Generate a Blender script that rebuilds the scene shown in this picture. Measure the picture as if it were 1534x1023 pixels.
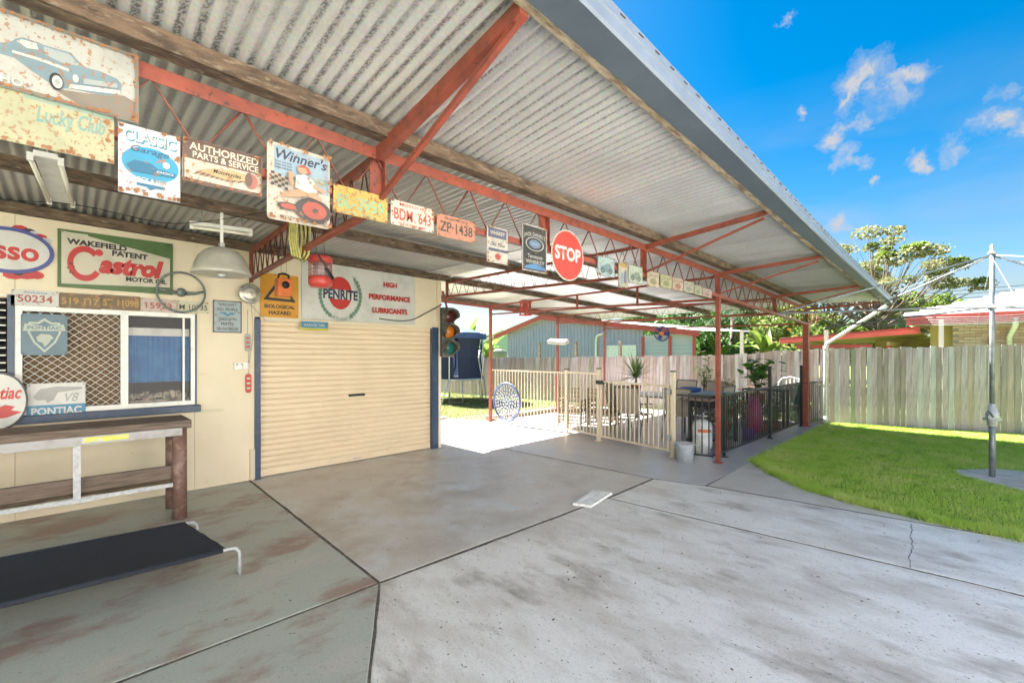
import bpy, bmesh, math, random
import numpy as np
from mathutils import Vector, Matrix
random.seed(7); np.random.seed(7)
for o in list(bpy.data.objects): bpy.data.objects.remove(o)
scn = bpy.context.scene
C = scn.collection
R = math.radians

# ------------------------------------------------------------ camera, sky, sun
F = 684.0; EYE = 1.65; HZ = 530.0; YAW = math.atan(700 / F)
SN, CS = math.sin(YAW), math.cos(YAW)
cam = bpy.data.cameras.new('camera'); camo = bpy.data.objects.new('camera', cam); C.objects.link(camo)
camo.location = (0, 0, EYE); camo.rotation_euler = (R(90), 0, YAW)
cam.sensor_width = 36; cam.lens = 36 * F / 1534; cam.shift_y = 18.5 / 1534
cam.clip_start = 0.05; cam.clip_end = 3000
scn.camera = camo
SUN_EL = 47.0
scn.cycles.diffuse_bounces = 8; scn.cycles.max_bounces = 12
world = bpy.data.worlds.new('World'); scn.world = world; world.use_nodes = True
EXPOSURE = 3.0
SKY = 0.05
scn.view_settings.view_transform = 'Standard'; scn.view_settings.look = 'None'
scn.view_settings.exposure = EXPOSURE; scn.view_settings.gamma = 1.0
scn.view_settings.use_curve_mapping = False
sun = bpy.data.lights.new('sun', 'SUN'); sun.energy = 5.0; sun.angle = R(0.6); sun.color = (1, .955, .89)
suno = bpy.data.objects.new('sun', sun); C.objects.link(suno)
suno.rotation_euler = Vector((math.cos(R(SUN_EL)), .05, -math.sin(R(SUN_EL)))).to_track_quat('-Z', 'Y').to_euler()

def ray(u, v):                       # direction from the eye for a survey sighting
    r = (u - 767) / F
    return Vector((-SN + r * CS, CS + r * SN, (HZ - v) / F))
def at_x(u, v, x):
    d = ray(u, v); t = x / d.x; return Vector((x, d.y * t, EYE + d.z * t))
def at_y(u, v, y):
    d = ray(u, v); t = y / d.y; return Vector((d.x * t, y, EYE + d.z * t))
def at_z(u, v, z=0.0):
    d = ray(u, v); t = (z - EYE) / d.z; return Vector((d.x * t, d.y * t, z))

def world_nodes():
    nt = world.node_tree; N = nt.nodes; L = nt.links; N.clear()
    out = N.new('ShaderNodeOutputWorld'); bg = N.new('ShaderNodeBackground')
    sky = N.new('ShaderNodeTexSky'); sky.sky_type = 'NISHITA'; sky.sun_disc = False
    sky.sun_elevation = R(SUN_EL); sky.sun_rotation = R(-88); sky.air_density = 1.0
    sky.dust_density = 1.0; sky.ozone_density = 2.0
    hs = N.new('ShaderNodeHueSaturation'); hs.inputs['Saturation'].default_value = 1.62; hs.inputs['Hue'].default_value = 0.492; hs.inputs['Value'].default_value = .56
    L.new(sky.outputs[0], hs.inputs['Color'])
    tc = N.new('ShaderNodeTexCoord')
    def math_(op, a, b=None):
        m = N.new('ShaderNodeMath'); m.operation = op
        for i, x in enumerate((a, b)):
            if x is None: continue
            if isinstance(x, (int, float)): m.inputs[i].default_value = x
            else: L.new(x, m.inputs[i])
        return m.outputs[0]
    # wispy distortion of the direction
    nz = N.new('ShaderNodeTexNoise'); nz.inputs['Scale'].default_value = 16; nz.inputs['Detail'].default_value = 8
    nz.inputs['Roughness'].default_value = .65
    L.new(tc.outputs['Generated'], nz.inputs['Vector'])
    sub = N.new('ShaderNodeVectorMath'); sub.operation = 'SUBTRACT'; L.new(nz.outputs['Color'], sub.inputs[0]); sub.inputs[1].default_value = (.5, .5, .5)
    sc = N.new('ShaderNodeVectorMath'); sc.operation = 'SCALE'; L.new(sub.outputs[0], sc.inputs[0]); sc.inputs['Scale'].default_value = .085
    ad = N.new('ShaderNodeVectorMath'); ad.operation = 'ADD'; L.new(tc.outputs['Generated'], ad.inputs[0]); L.new(sc.outputs[0], ad.inputs[1])
    blobs = [(1295, 122, .052), (1340, 130, .055), (1370, 108, .035), (1270, 145, .02), (1243, 200, .034), (1280, 180, .026), (1262, 238, .032), (1292, 242, .022),
             (1305, 274, .014), (1382, 243, .022), (1432, 222, .024), (1490, 185, .035), (1503, 140, .024), (1525, 205, .02), (1262, 338, .03),
             (1205, 165, .012), (1580, 150, .05), (1640, 230, .06), (1180, 30, .014), (1600, 60, .03), (1700, 330, .07)]
    acc = None
    for (u, v, r) in blobs:
        d = ray(u, v).normalized()
        dn = N.new('ShaderNodeVectorMath'); dn.operation = 'DISTANCE'; L.new(ad.outputs[0], dn.inputs[0]); dn.inputs[1].default_value = d
        q = math_('SUBTRACT', 1.0, math_('DIVIDE', dn.outputs['Value'], r * 1.08))
        q = math_('MAXIMUM', q, 0.0)
        acc = q if acc is None else math_('MAXIMUM', acc, q)
    # general thin cloud all round, denser to the horizon
    mp = N.new('ShaderNodeMapping'); mp.inputs['Scale'].default_value = (1.2, 1.2, 5.5); L.new(tc.outputs['Generated'], mp.inputs['Vector'])
    n2 = N.new('ShaderNodeTexNoise'); n2.inputs['Scale'].default_value = 2.6; n2.inputs['Detail'].default_value = 7; n2.inputs['Distortion'].default_value = .6
    L.new(mp.outputs[0], n2.inputs['Vector'])
    sep = N.new('ShaderNodeSeparateXYZ'); L.new(tc.outputs['Generated'], sep.inputs[0])
    low = N.new('ShaderNodeMapRange'); low.inputs[1].default_value = .02; low.inputs[2].default_value = .46; low.inputs[3].default_value = .7; low.inputs[4].default_value = .0
    L.new(sep.outputs['Z'], low.inputs[0])
    w = N.new('ShaderNodeMapRange'); w.inputs[1].default_value = .40; w.inputs[2].default_value = .68; L.new(n2.outputs['Fac'], w.inputs[0])
    thin = math_('MULTIPLY', math_('ADD', math_('MULTIPLY', w.outputs[0], .75), .22), low.outputs[0])
    n3 = N.new('ShaderNodeTexNoise'); n3.inputs['Scale'].default_value = 34; n3.inputs['Detail'].default_value = 8; L.new(ad.outputs[0], n3.inputs['Vector'])
    tex = math_('ADD', math_('MULTIPLY', n3.outputs['Fac'], 2.6), -.55)
    mr = N.new('ShaderNodeMapRange'); mr.inputs[1].default_value = .13; mr.inputs[2].default_value = .8; L.new(math_('MULTIPLY', acc, tex), mr.inputs[0])
    fac = math_('MINIMUM', math_('MAXIMUM', mr.outputs[0], thin), .96)
    mix = N.new('ShaderNodeMixRGB'); L.new(fac, mix.inputs[0]); L.new(hs.outputs[0], mix.inputs[1]); mix.inputs[2].default_value = (1.6, 1.65, 1.75, 1)
    L.new(mix.outputs[0], bg.inputs[0]); bg.inputs[1].default_value = SKY
    L.new(bg.outputs[0], out.inputs[0])
world_nodes()

# ------------------------------------------------------------ materials
MATS = {}
def mat(name, col, rough=.6, metal=0.0, col2=None, scale=6.0, lo=.45, hi=.65, amt=1.0, bump=0.0, bscale=60.0, stretch=(1, 1, 1),
        col3=None, scale3=2.0, lo3=.5, hi3=.7, trans=0.0, spec=.5, fine=.0, detail=5, specks=0.0, rot=0.0):
    if name in MATS: return MATS[name]
    m = bpy.data.materials.new(name); m.use_nodes = True; MATS[name] = m
    nt = m.node_tree; N = nt.nodes; L = nt.links; b = N['Principled BSDF']
    b.inputs['Roughness'].default_value = rough; b.inputs['Metallic'].default_value = metal
    b.inputs['Specular IOR Level'].default_value = spec
    c4 = lambda c: (c[0], c[1], c[2], 1)
    b.inputs['Base Color'].default_value = c4(col); m.diffuse_color = c4(col)
    tc = N.new('ShaderNodeTexCoord'); mp = N.new('ShaderNodeMapping'); mp.inputs['Scale'].default_value = stretch; mp.inputs['Rotation'].default_value = (0, 0, rot)
    L.new(tc.outputs['Object'], mp.inputs['Vector'])
    src = None
    def layer(prev, pc, c2, s, l, h, a, det):
        n = N.new('ShaderNodeTexNoise'); n.inputs['Scale'].default_value = s; n.inputs['Detail'].default_value = det; n.inputs['Roughness'].default_value = .62
        L.new(mp.outputs[0], n.inputs['Vector'])
        r = N.new('ShaderNodeMapRange'); r.inputs[1].default_value = l; r.inputs[2].default_value = h; r.inputs[4].default_value = a
        L.new(n.outputs['Fac'], r.inputs[0])
        mx = N.new('ShaderNodeMixRGB'); L.new(r.outputs[0], mx.inputs[0])
        if prev is None: mx.inputs[1].default_value = c4(pc)
        else: L.new(prev, mx.inputs[1])
        mx.inputs[2].default_value = c4(c2); return mx.outputs[0]
    if col2: src = layer(None, col, col2, scale, lo, hi, amt, detail)
    if col3: src = layer(src, col, col3, scale3, lo3, hi3, 1.0, detail)
    if fine:
        src = layer(src, col, tuple(x * .45 for x in col), 130, .5, .72, fine, 3)
    if specks:
        src = layer(src, col, (.10, .09, .08), 48, .67, .70, specks, 2)
        src = layer(src, col, (.75, .74, .72), 75, .66, .70, specks * .6, 2)
    if src is not None: L.new(src, b.inputs['Base Color'])
    if bump:
        n = N.new('ShaderNodeTexNoise'); n.inputs['Scale'].default_value = bscale; n.inputs['Detail'].default_value = 4; L.new(mp.outputs[0], n.inputs['Vector'])
        bp = N.new('ShaderNodeBump'); bp.inputs['Strength'].default_value = bump; bp.inputs['Distance'].default_value = .01
        L.new(n.outputs['Fac'], bp.inputs['Height']); L.new(bp.outputs[0], b.inputs['Normal'])
    if trans:
        tr = N.new('ShaderNodeBsdfTranslucent'); mx = N.new('ShaderNodeMixShader'); mx.inputs[0].default_value = trans
        if src is not None: L.new(src, tr.inputs[0])
        else: tr.inputs[0].default_value = c4(col)
        o = N['Material Output']; L.new(b.outputs[0], mx.inputs[1]); L.new(tr.outputs[0], mx.inputs[2]); L.new(mx.outputs[0], o.inputs[0])
    return m
RUST = (.27, .115, .045)
def signmat(name, col, wear=.35, sc=26, rust=RUST, rough=.45):
    col = tuple(x * .68 for x in col)
    return mat(name, col, rough, col2=rust, scale=sc, lo=.64 - wear * .35, hi=.68 - wear * .30, amt=.9, col3=tuple(x * .75 for x in col), scale3=4, lo3=.5, hi3=.8)

# ------------------------------------------------------------ mesh helpers
OFF = {}
class MB:
    def __init__(s): s.bm = bmesh.new()
    def face(s, pts):
        vs = [s.bm.verts.new(p) for p in pts]
        return s.bm.faces.new(vs)
    def box(s, a, b, rz=0, piv=None):
        x0, y0, z0 = a; x1, y1, z1 = b
        P = [Vector(p) for p in ((x0, y0, z0), (x1, y0, z0), (x1, y1, z0), (x0, y1, z0), (x0, y0, z1), (x1, y0, z1), (x1, y1, z1), (x0, y1, z1))]
        if rz:
            c = Vector(piv) if piv else Vector(((x0 + x1) / 2, (y0 + y1) / 2, 0)); M_ = Matrix.Rotation(rz, 3, 'Z')
            P = [M_ @ (p - c) + c for p in P]
        return s.hexa(P)
    def hexa(s, P):
        v = [s.bm.verts.new(p) for p in P]
        for f in ((0, 3, 2, 1), (4, 5, 6, 7), (0, 1, 5, 4), (1, 2, 6, 5), (2, 3, 7, 6), (3, 0, 4, 7)): s.bm.faces.new([v[i] for i in f])
        return s
    def cbox(s, c, d, rz=0):
        return s.box((c[0] - d[0] / 2, c[1] - d[1] / 2, c[2] - d[2] / 2), (c[0] + d[0] / 2, c[1] + d[1] / 2, c[2] + d[2] / 2), rz)
    def bar(s, p, q, w, h=None, up=(0, 0, 1), w2=None, h2=None):
        p, q = Vector(p), Vector(q); h = h or w; w2 = w2 or w; h2 = h2 or h; d = (q - p).normalized(); up = Vector(up)
        if abs(d.dot(up)) > .98: up = Vector((1, 0, 0))
        sx = d.cross(up).normalized(); sy = sx.cross(d).normalized()
        P = []
        for (e, ww, hh) in ((p, w, h), (q, w2, h2)):
            P += [e - sx * ww / 2 - sy * hh / 2, e + sx * ww / 2 - sy * hh / 2, e + sx * ww / 2 + sy * hh / 2, e - sx * ww / 2 + sy * hh / 2]
        return s.hexa([P[0], P[1], P[2], P[3], P[4], P[5], P[6], P[7]])
    def tube(s, pts, r, n=8, cap=True, closed=False):
        pts = [Vector(p) for p in pts]; rings = []; m = len(pts); prev = None
        rr = r if isinstance(r, (list, tuple)) else [r] * m
        for i, p in enumerate(pts):
            a = pts[i - 1] if (i > 0 or closed) else p; b = pts[(i + 1) % m] if (i < m - 1 or closed) else p
            d = (b - a)
            d = d.normalized() if d.length > 1e-9 else Vector((0, 0, 1))
            if prev is None:
                up = Vector((0, 0, 1)) if abs(d.z) < .95 else Vector((1, 0, 0)); sx = d.cross(up).normalized()
            else:
                sx = prev - d * prev.dot(d); sx = sx.normalized() if sx.length > 1e-6 else d.orthogonal().normalized()
            prev = sx; sy = d.cross(sx)
            rings.append([s.bm.verts.new(p + (sx * math.cos(2 * math.pi * k / n) + sy * math.sin(2 * math.pi * k / n)) * rr[i]) for k in range(n)])
        for i in range(m if closed else m - 1):
            A, B = rings[i], rings[(i + 1) % m]
            for k in range(n): 
                f = s.bm.faces.new((A[k], A[(k + 1) % n], B[(k + 1) % n], B[k])); f.smooth = True
        if cap and not closed:
            s.bm.faces.new(rings[0][::-1]); s.bm.faces.new(rings[-1])
        return s
    def lathe(s, prof, c=(0, 0, 0), n=20, axis='Z', cap=True):
        c = Vector(c); rings = []
        for (r, h) in prof:
            ring = []
            for k in range(n):
                a = 2 * math.pi * k / n; x, y = r * math.cos(a), r * math.sin(a)
                p = Vector((x, y, h)) if axis == 'Z' else (Vector((h, x, y)) if axis == 'X' else Vector((y, h, x)))
                ring.append(s.bm.verts.new(c + p))
            rings.append(ring)
        for A, B in zip(rings, rings[1:]):
            for k in range(n):
                f = s.bm.faces.new((A[k], A[(k + 1) % n], B[(k + 1) % n], B[k])); f.smooth = True
        if cap:
            if prof[0][0] > 1e-4: s.bm.faces.new(rings[0][::-1])
            if prof[-1][0] > 1e-4: s.bm.faces.new(rings[-1])
        return s
    def prism(s, pts, z0, z1):       # xy polygon extruded in z
        n = len(pts); a = [s.bm.verts.new((p[0], p[1], z0)) for p in pts]; b = [s.bm.verts.new((p[0], p[1], z1)) for p in pts]
        s.bm.faces.new(a[::-1]); s.bm.faces.new(b)
        for i in range(n): s.bm.faces.new((a[i], a[(i + 1) % n], b[(i + 1) % n], b[i]))
        return s
    def leaf(s, p, d, up, L_, W, droop=.3, seg=4, fold=.15):
        p = Vector(p); d = Vector(d).normalized(); rows = []
        for i in range(seg + 1):
            t = i / seg; w = W * math.sin(math.pi * min(1, .12 + .88 * t) ** .8) * .5 if i < seg else W * .02
            side = d.cross(Vector((0, 0, 1)));  side = side.normalized() if side.length > 1e-3 else Vector((1, 0, 0))
            nrm = side.cross(d)
            rows.append((s.bm.verts.new(p - side * w + nrm * w * fold), s.bm.verts.new(p), s.bm.verts.new(p + side * w + nrm * w * fold)))
            p = p + d * (L_ / seg); d = (d + Vector((0, 0, -droop / seg))).normalized()
        for a, b in zip(rows, rows[1:]):
            s.bm.faces.new((a[0], a[1], b[1], b[0])); s.bm.faces.new((a[1], a[2], b[2], b[1]))
        return s
    def mesh(s, name, m, off=None, norm=True):
        if norm: bmesh.ops.recalc_face_normals(s.bm, faces=s.bm.faces)
        if off is not None: bmesh.ops.translate(s.bm, vec=-Vector(off), verts=s.bm.verts)
        me = bpy.data.meshes.new(name); s.bm.to_mesh(me); s.bm.free()
        if m: me.materials.append(m)
        return me
    def build(s, name, m, parent=None, norm=True, label=None):
        if parent is not None:
            off = OFF.get(parent.name, Vector((0, 0, 0)))
        else:
            vs = [v.co for v in s.bm.verts]
            off = Vector(((min(v.x for v in vs) + max(v.x for v in vs)) / 2, (min(v.y for v in vs) + max(v.y for v in vs)) / 2, min(v.z for v in vs)))
        me = s.mesh(name, m, off, norm)
        o = bpy.data.objects.new(name, me); C.objects.link(o)
        if parent is not None: o.parent = parent; OFF[o.name] = off
        else: o.location = off; OFF[o.name] = off
        if label: o['label'] = label
        return o
def bevel(o, w=.004, seg=2):
    md = o.modifiers.new('bevel', 'BEVEL'); md.width = w; md.segments = seg; md.limit_method = 'ANGLE'; return o
def tag(o, label, cat, group=None, kind=None):
    if label: o['label'] = label
    if cat: o['category'] = cat
    if group: o['group'] = group
    if kind: o['kind'] = kind
    return o
def struct(o): o['kind'] = 'structure'; return o
def thing(name, label, cat, loc=(0, 0, 0), group=None):
    o = bpy.data.objects.new(name, None); C.objects.link(o); o.location = loc; o.empty_display_size = .1
    OFF[o.name] = Vector(loc); return tag(o, label, cat, group)
def part(name, parent):              # an empty part that groups sub-parts
    o = bpy.data.objects.new(name, None); C.objects.link(o); o.parent = parent; o.empty_display_size = .05
    OFF[o.name] = OFF[parent.name]; return o
def inst(name, me, parent, loc, rz=0, sc=(1, 1, 1)):
    o = bpy.data.objects.new(name, me); C.objects.link(o); o.parent = parent
    o.location = Vector(loc) - OFF[parent.name]; o.rotation_euler = (0, 0, rz); o.scale = sc; return o
def copy_tree(o, parent=None):
    c = o.copy(); C.objects.link(c)
    if parent: c.parent = parent
    for ch in list(o.children): copy_tree(ch, c)
    return c
def raw(name, verts, faces, m, parent=None, smooth=False):
    me = bpy.data.meshes.new(name); verts = np.asarray(verts, dtype=np.float32); faces = np.asarray(faces, dtype=np.int32)
    off = np.array(OFF[parent.name]) if parent is not None else np.zeros(3)
    verts = verts - off
    k = faces.shape[1]
    me.vertices.add(len(verts)); me.vertices.foreach_set('co', verts.ravel())
    me.loops.add(faces.size); me.loops.foreach_set('vertex_index', faces.ravel())
    me.polygons.add(len(faces)); me.polygons.foreach_set('loop_start', np.arange(0, faces.size, k, dtype=np.int32))
    me.polygons.foreach_set('loop_total', np.full(len(faces), k, dtype=np.int32))
    me.update(calc_edges=True); me.materials.append(m)
    o = bpy.data.objects.new(name, me); C.objects.link(o)
    if parent is not None: o.parent = parent
    return o
def lerp(tab, y):
    if y <= tab[0][0]: (a, b), (c, d) = tab[0], tab[1]
    elif y >= tab[-1][0]: (a, b), (c, d) = tab[-2], tab[-1]
    else:
        for i in range(len(tab) - 1):
            if tab[i][0] <= y <= tab[i + 1][0]: (a, b), (c, d) = tab[i], tab[i + 1]; break
    return b + (d - b) * (y - a) / (c - a)

# ------------------------------------------------------------ ground
M_conc = mat('concrete_pale', (.80, .78, .75), .5, col2=(.56, .51, .455), specks=.8, rot=R(18), stretch=(.7, 1.5, 1), scale=1.8, lo=.43, hi=.64, amt=.85, col3=(.28, .235, .195), scale3=2.2, lo3=.53, hi3=.74, bump=.35, bscale=90, fine=.55, detail=9)
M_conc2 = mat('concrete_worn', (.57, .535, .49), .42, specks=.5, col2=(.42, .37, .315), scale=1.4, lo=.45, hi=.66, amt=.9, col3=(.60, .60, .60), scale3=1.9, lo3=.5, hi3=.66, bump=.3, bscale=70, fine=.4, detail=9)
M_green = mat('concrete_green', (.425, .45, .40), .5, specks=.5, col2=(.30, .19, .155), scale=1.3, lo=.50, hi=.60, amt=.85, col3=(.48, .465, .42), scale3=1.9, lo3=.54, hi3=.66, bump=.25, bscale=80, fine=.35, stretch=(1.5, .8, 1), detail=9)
M_court = mat('concrete_painted', (.50, .49, .49), .24, col2=(.40, .40, .42), scale=1.6, lo=.4, hi=.7, amt=.8, bump=.12, bscale=80, fine=.25, detail=7)
M_joint = mat('joint_dirt', (.10, .085, .07), .95, col2=(.22, .19, .15), scale=20, lo=.5, hi=.65, bump=.5, bscale=200)
M_soil = mat('lawn_soil', (.12, .19, .035), .95, col2=(.10, .10, .04), scale=8, lo=.5, hi=.7, bump=.4, bscale=200)
M_grassfar = mat('grass_far', (.10, .16, .03), .95, col2=(.14, .16, .05), scale=.4, lo=.4, hi=.7, bump=.4, bscale=60)

gr = MB(); gr.face([(-400, -300, -.06), (400, -300, -.06), (400, 600, -.06), (-400, 600, -.06)])
struct(gr.build('ground', M_grassfar))
b_ = MB(); b_.prism([(-9.6, -5), (7, -5), (7, 7.5), (-2.2, 7.5), (-2.2, 13.0), (-9.6, 12.2)], -.055, -.003)
struct(b_.build('slab_base', M_joint))

def slab(name, pts, m, top=0.0, g=.011, jag=.0):
    """A cast slab: outline shrunk by half the joint, edges slightly ragged."""
    pts = [Vector((p[0], p[1])) for p in pts]; n = len(pts)
    area = sum(pts[i].x * pts[(i + 1) % n].y - pts[(i + 1) % n].x * pts[i].y for i in range(n))
    if area < 0: pts.reverse()
    q = []
    for i in range(n):
        a, b, c = pts[i - 1], pts[i], pts[(i + 1) % n]
        e1 = (b - a).normalized(); e2 = (c - b).normalized(); n1 = Vector((-e1.y, e1.x)); n2 = Vector((-e2.y, e2.x))
        k = (n1 + n2); k = k / max(.3, k.dot(n1)); q.append(b + k * g)
    fine = []
    for i in range(n):
        a, b = q[i], q[(i + 1) % n]; L_ = (b - a).length; m_ = max(1, int(L_ / .12)); e = (b - a).normalized(); nn = Vector((-e.y, e.x))
        for k in range(m_):
            j = 0 if k == 0 else random.uniform(0, jag)
            fine.append(a + (b - a) * k / m_ + nn * j)
    mb = MB(); bot = [mb.bm.verts.new((p.x, p.y, top - .035)) for p in fine]
    up = [mb.bm.verts.new((p.x, p.y, top - .004)) for p in fine]
    cx = sum((p for p in fine), Vector((0, 0))) / len(fine)
    tp = [mb.bm.verts.new((p.x + (cx.x - p.x) * .004, p.y + (cx.y - p.y) * .004, top)) for p in fine]
    N_ = len(fine)
    for i in range(N_):
        j = (i + 1) % N_
        mb.bm.faces.new((bot[i], bot[j], up[j], up[i])); mb.bm.faces.new((up[i], up[j], tp[j], tp[i]))
    mb.bm.faces.new(tp)
    return struct(mb.build(name, m))
JX = -3.03
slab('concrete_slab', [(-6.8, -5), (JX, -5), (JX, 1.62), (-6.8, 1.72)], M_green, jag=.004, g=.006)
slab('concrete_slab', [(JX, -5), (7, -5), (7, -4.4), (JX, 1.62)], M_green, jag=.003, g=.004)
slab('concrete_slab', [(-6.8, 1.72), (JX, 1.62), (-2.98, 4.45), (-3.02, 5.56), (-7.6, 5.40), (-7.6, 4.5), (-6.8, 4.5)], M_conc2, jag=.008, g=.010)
slab('concrete_slab', [(JX, 1.62), (7, -4.4), (7, 4.75), (.05, 4.68), (-2.98, 4.45)], M_conc, jag=.008, g=.005)
slab('concrete_slab', [(-2.98, 4.45), (.05, 4.68), (7, 4.75), (7, 6.9), (1.2, 6.45), (.0, 6.02), (-2.36, 5.74), (-3.02, 5.56)], M_conc, jag=.006)
slab('concrete_slab', [(-7.6, 4.5), (-7.6, 5.40), (-9.55, 5.34), (-9.55, 4.45), (-7.6, 4.4)], M_conc2, jag=.004)
slab('court_slab', [(-9.5, 5.36), (-7.4, 5.43), (-3.02, 5.57), (-2.40, 5.74), (-2.42, 7.6), (-2.46, 12.9), (-8.45, 12.3), (-8.45, 7.4), (-9.5, 7.0)], M_court, jag=.002, g=.005)
M_edge = mat('step_edge', (.33, .22, .13), .8, col2=(.45, .38, .3), scale=10, bump=.3)
struct(MB().box((-11.5, 6.2, -.03), (-9.45, 6.95, .05)).build('step', mat('step_concrete', (.55, .5, .45), .8, col2=(.4, .33, .26), scale=3, bump=.2)))
struct(MB().box((-11.5, 6.16, -.03), (-9.38, 6.24, .055)).build('step_kerb', M_edge))

# lawn on the right, its soil and blades
LAWN = [(-2.40, 7.62), (-1.95, 7.0), (-1.45, 6.52), (-.9, 6.28), (-.2, 6.15), (.4, 6.12), (1.3, 6.5), (7, 7.0), (14, 9), (14, 17.3), (.6, 13.84), (-2.44, 12.95)]
lawn = MB(); lawn.prism(LAWN, -.055, .012); struct(lawn.build('lawn', M_soil))
sl = MB(); sl.prism([(-2.44, 7.6), (-2.0, 6.98), (-1.5, 6.49), (-.95, 6.25), (-.2, 6.11), (-.0, 6.04), (-2.38, 5.77)], -.035, -.001); struct(sl.build('path_apron', M_conc2))
lawn2 = MB(); lawn2.prism([(-30, 4.7), (-11.5, 4.7), (-11.5, 6.97), (-8.55, 7.05), (-8.55, 12.2), (-30, 10.4)], -.055, -.012); struct(lawn2.build('lawn', mat('lawn_dry', (.15, .18, .05), .95, col2=(.2, .19, .08), scale=2, bump=.4, bscale=150)))
PAD = [(-.55, 9.25), (-.5, 8.7), (-.05, 8.15), (.6, 7.75), (1.1, 7.9), (1.05, 8.7), (.6, 9.2), (0, 9.45)]
PAD = [tuple(at_z(u, v).xy) for (u, v) in ((1428, 706), (1440, 714), (1490, 727), (1534, 738), (1575, 735), (1570, 716), (1534, 708), (1490, 704))]
pad = MB(); pad.prism(PAD, -.03, .022); struct(pad.build('hoist_pad', mat('pad_concrete', (.62, .53, .43), .8, col2=(.48, .40, .31), scale=6, bump=.4)))
def inside(px_, py_, poly):
    r = np.zeros(len(px_), bool); n = len(poly)
    for i in range(n):
        x1, y1 = poly[i]; x2, y2 = poly[(i + 1) % n]
        c = ((y1 > py_) != (y2 > py_)) & (px_ < (x2 - x1) * (py_ - y1) / ((y2 - y1) + 1e-12) + x1); r ^= c
    return r
def grass(name, poly, n, hgt, w, m, zb, bounds, hole=None):
    x = np.random.uniform(bounds[0], bounds[1], n); y = np.random.uniform(bounds[2], bounds[3], n)
    k = inside(x, y, poly)
    if hole: k &= ~inside(x, y, hole)
    x, y = x[k], y[k]; n = len(x); a = np.random.uniform(0, 6.283, n); h = hgt * np.random.uniform(.5, 1.25, n)
    lx = np.random.normal(0, .45, n) * h; ly = np.random.normal(0, .45, n) * h
    dx, dy = np.cos(a) * w / 2, np.sin(a) * w / 2
    V = np.empty((n, 3, 3)); V[:, 0] = np.stack([x - dx, y - dy, np.full(n, zb)], 1); V[:, 1] = np.stack([x + dx, y + dy, np.full(n, zb)], 1)
    V[:, 2] = np.stack([x + lx, y + ly, zb + h], 1)
    o = raw(name, V.reshape(-1, 3), np.arange(3 * n).reshape(-1, 3), m); return o
M_blade = mat('grass_blade', (.44, .62, .10), .75, col2=(.58, .66, .19), scale=1.6, lo=.44, hi=.62, col3=(.27, .44, .06), scale3=5, lo3=.52, hi3=.66, detail=7, trans=.35)
tag(grass('grass', LAWN, 330000, .045, .007, M_blade, .010, (-2.6, 3.0, 6.0, 15), PAD), 'short green mown grass on the lawn around the clothes hoist', 'grass', kind='stuff')
M_blade2 = mat('grass_blade_dry', (.20, .24, .07), .8, col2=(.30, .29, .12), scale=1.3, lo=.42, hi=.7, trans=.3)
tag(grass('grass', [(-20, 4.7), (-11.5, 4.7), (-11.5, 6.97), (-8.6, 7.05), (-8.6, 12.2), (-20, 11.3)], 90000, .04, .014, M_blade2, -.012, (-20, -8.5, 4.7, 12.5)), 'sunlit yellow green grass beside the trampoline', 'grass', kind='stuff')
# ragged tufts creeping over the lawn edge
def edge_tufts(pts, n, m):
    P = [Vector((p[0], p[1], 0)) for p in pts]; V = []
    for i in range(n):
        k = random.randrange(len(P) - 1); p = P[k].lerp(P[k + 1], random.random()) + Vector((random.gauss(0, .045), random.gauss(0, .045), 0))
        a = random.uniform(0, 6.28); h = random.uniform(.02, .075); dx, dy = math.cos(a) * .004, math.sin(a) * .004
        V += [(p.x - dx, p.y - dy, 0), (p.x + dx, p.y + dy, 0), (p.x + random.gauss(0, .03), p.y + random.gauss(0, .03), h)]
    return raw('grass_edge', np.array(V), np.arange(len(V)).reshape(-1, 3), m)
tag(edge_tufts([(-2.44, 12.8), (-2.42, 7.62), (-1.95, 6.98), (-1.45, 6.5), (-.9, 6.26), (-.2, 6.13), (.4, 6.1), (1.3, 6.48), (3, 6.7)], 30000, M_blade), 'ragged grass tufts creeping over the concrete along the lawn edge', 'grass', kind='stuff')

# crack in the slab right
M_dark = mat('dark_gap', (.05, .045, .04), .9)
ck = MB(); pts = []; uu = 1366
for v in range(784, 852, 2): uu += random.gauss(0, 1.6) - (uu - 1366) * .12; pts.append(at_z(uu, v, .0014))
for a, b in zip(pts, pts[1:]): ck.bar(a, b, random.uniform(.002, .006), .0012)
for a, b in zip(pts[14:20], [p + Vector((.03 * (k + 1), .012 * k, 0)) for k, p in enumerate(pts[14:20])][:1]): ck.bar(a, b, .003, .0012)
struct(ck.build('slab_crack', M_dark))

gt_ = []
for i in range(900):
    x, y_ = random.uniform(-6.4, 1.0), random.uniform(.6, 7.3)
    if y_ > 5.9 and x > -2.5: continue
    a = random.uniform(0, 6.28); q = random.choice((.004, .006, .009, .016)) * random.uniform(.6, 1.1); c_, s_ = math.cos(a) * q, math.sin(a) * q
    gt_ += [(x - c_, y_ - s_, .0015), (x + s_ * .5, y_ - c_ * .5, .003), (x + c_, y_ + s_, .0015), (x - s_ * .5, y_ + c_ * .5, .0015)]
tag(raw('leaf_litter', np.array(gt_), np.arange(len(gt_)).reshape(-1, 4), mat('litter_brown', (.20, .13, .07), .9, col2=(.10, .09, .05), scale=3)), 'scattered grit and small dry leaf bits on the concrete', 'litter', kind='stuff')
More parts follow.
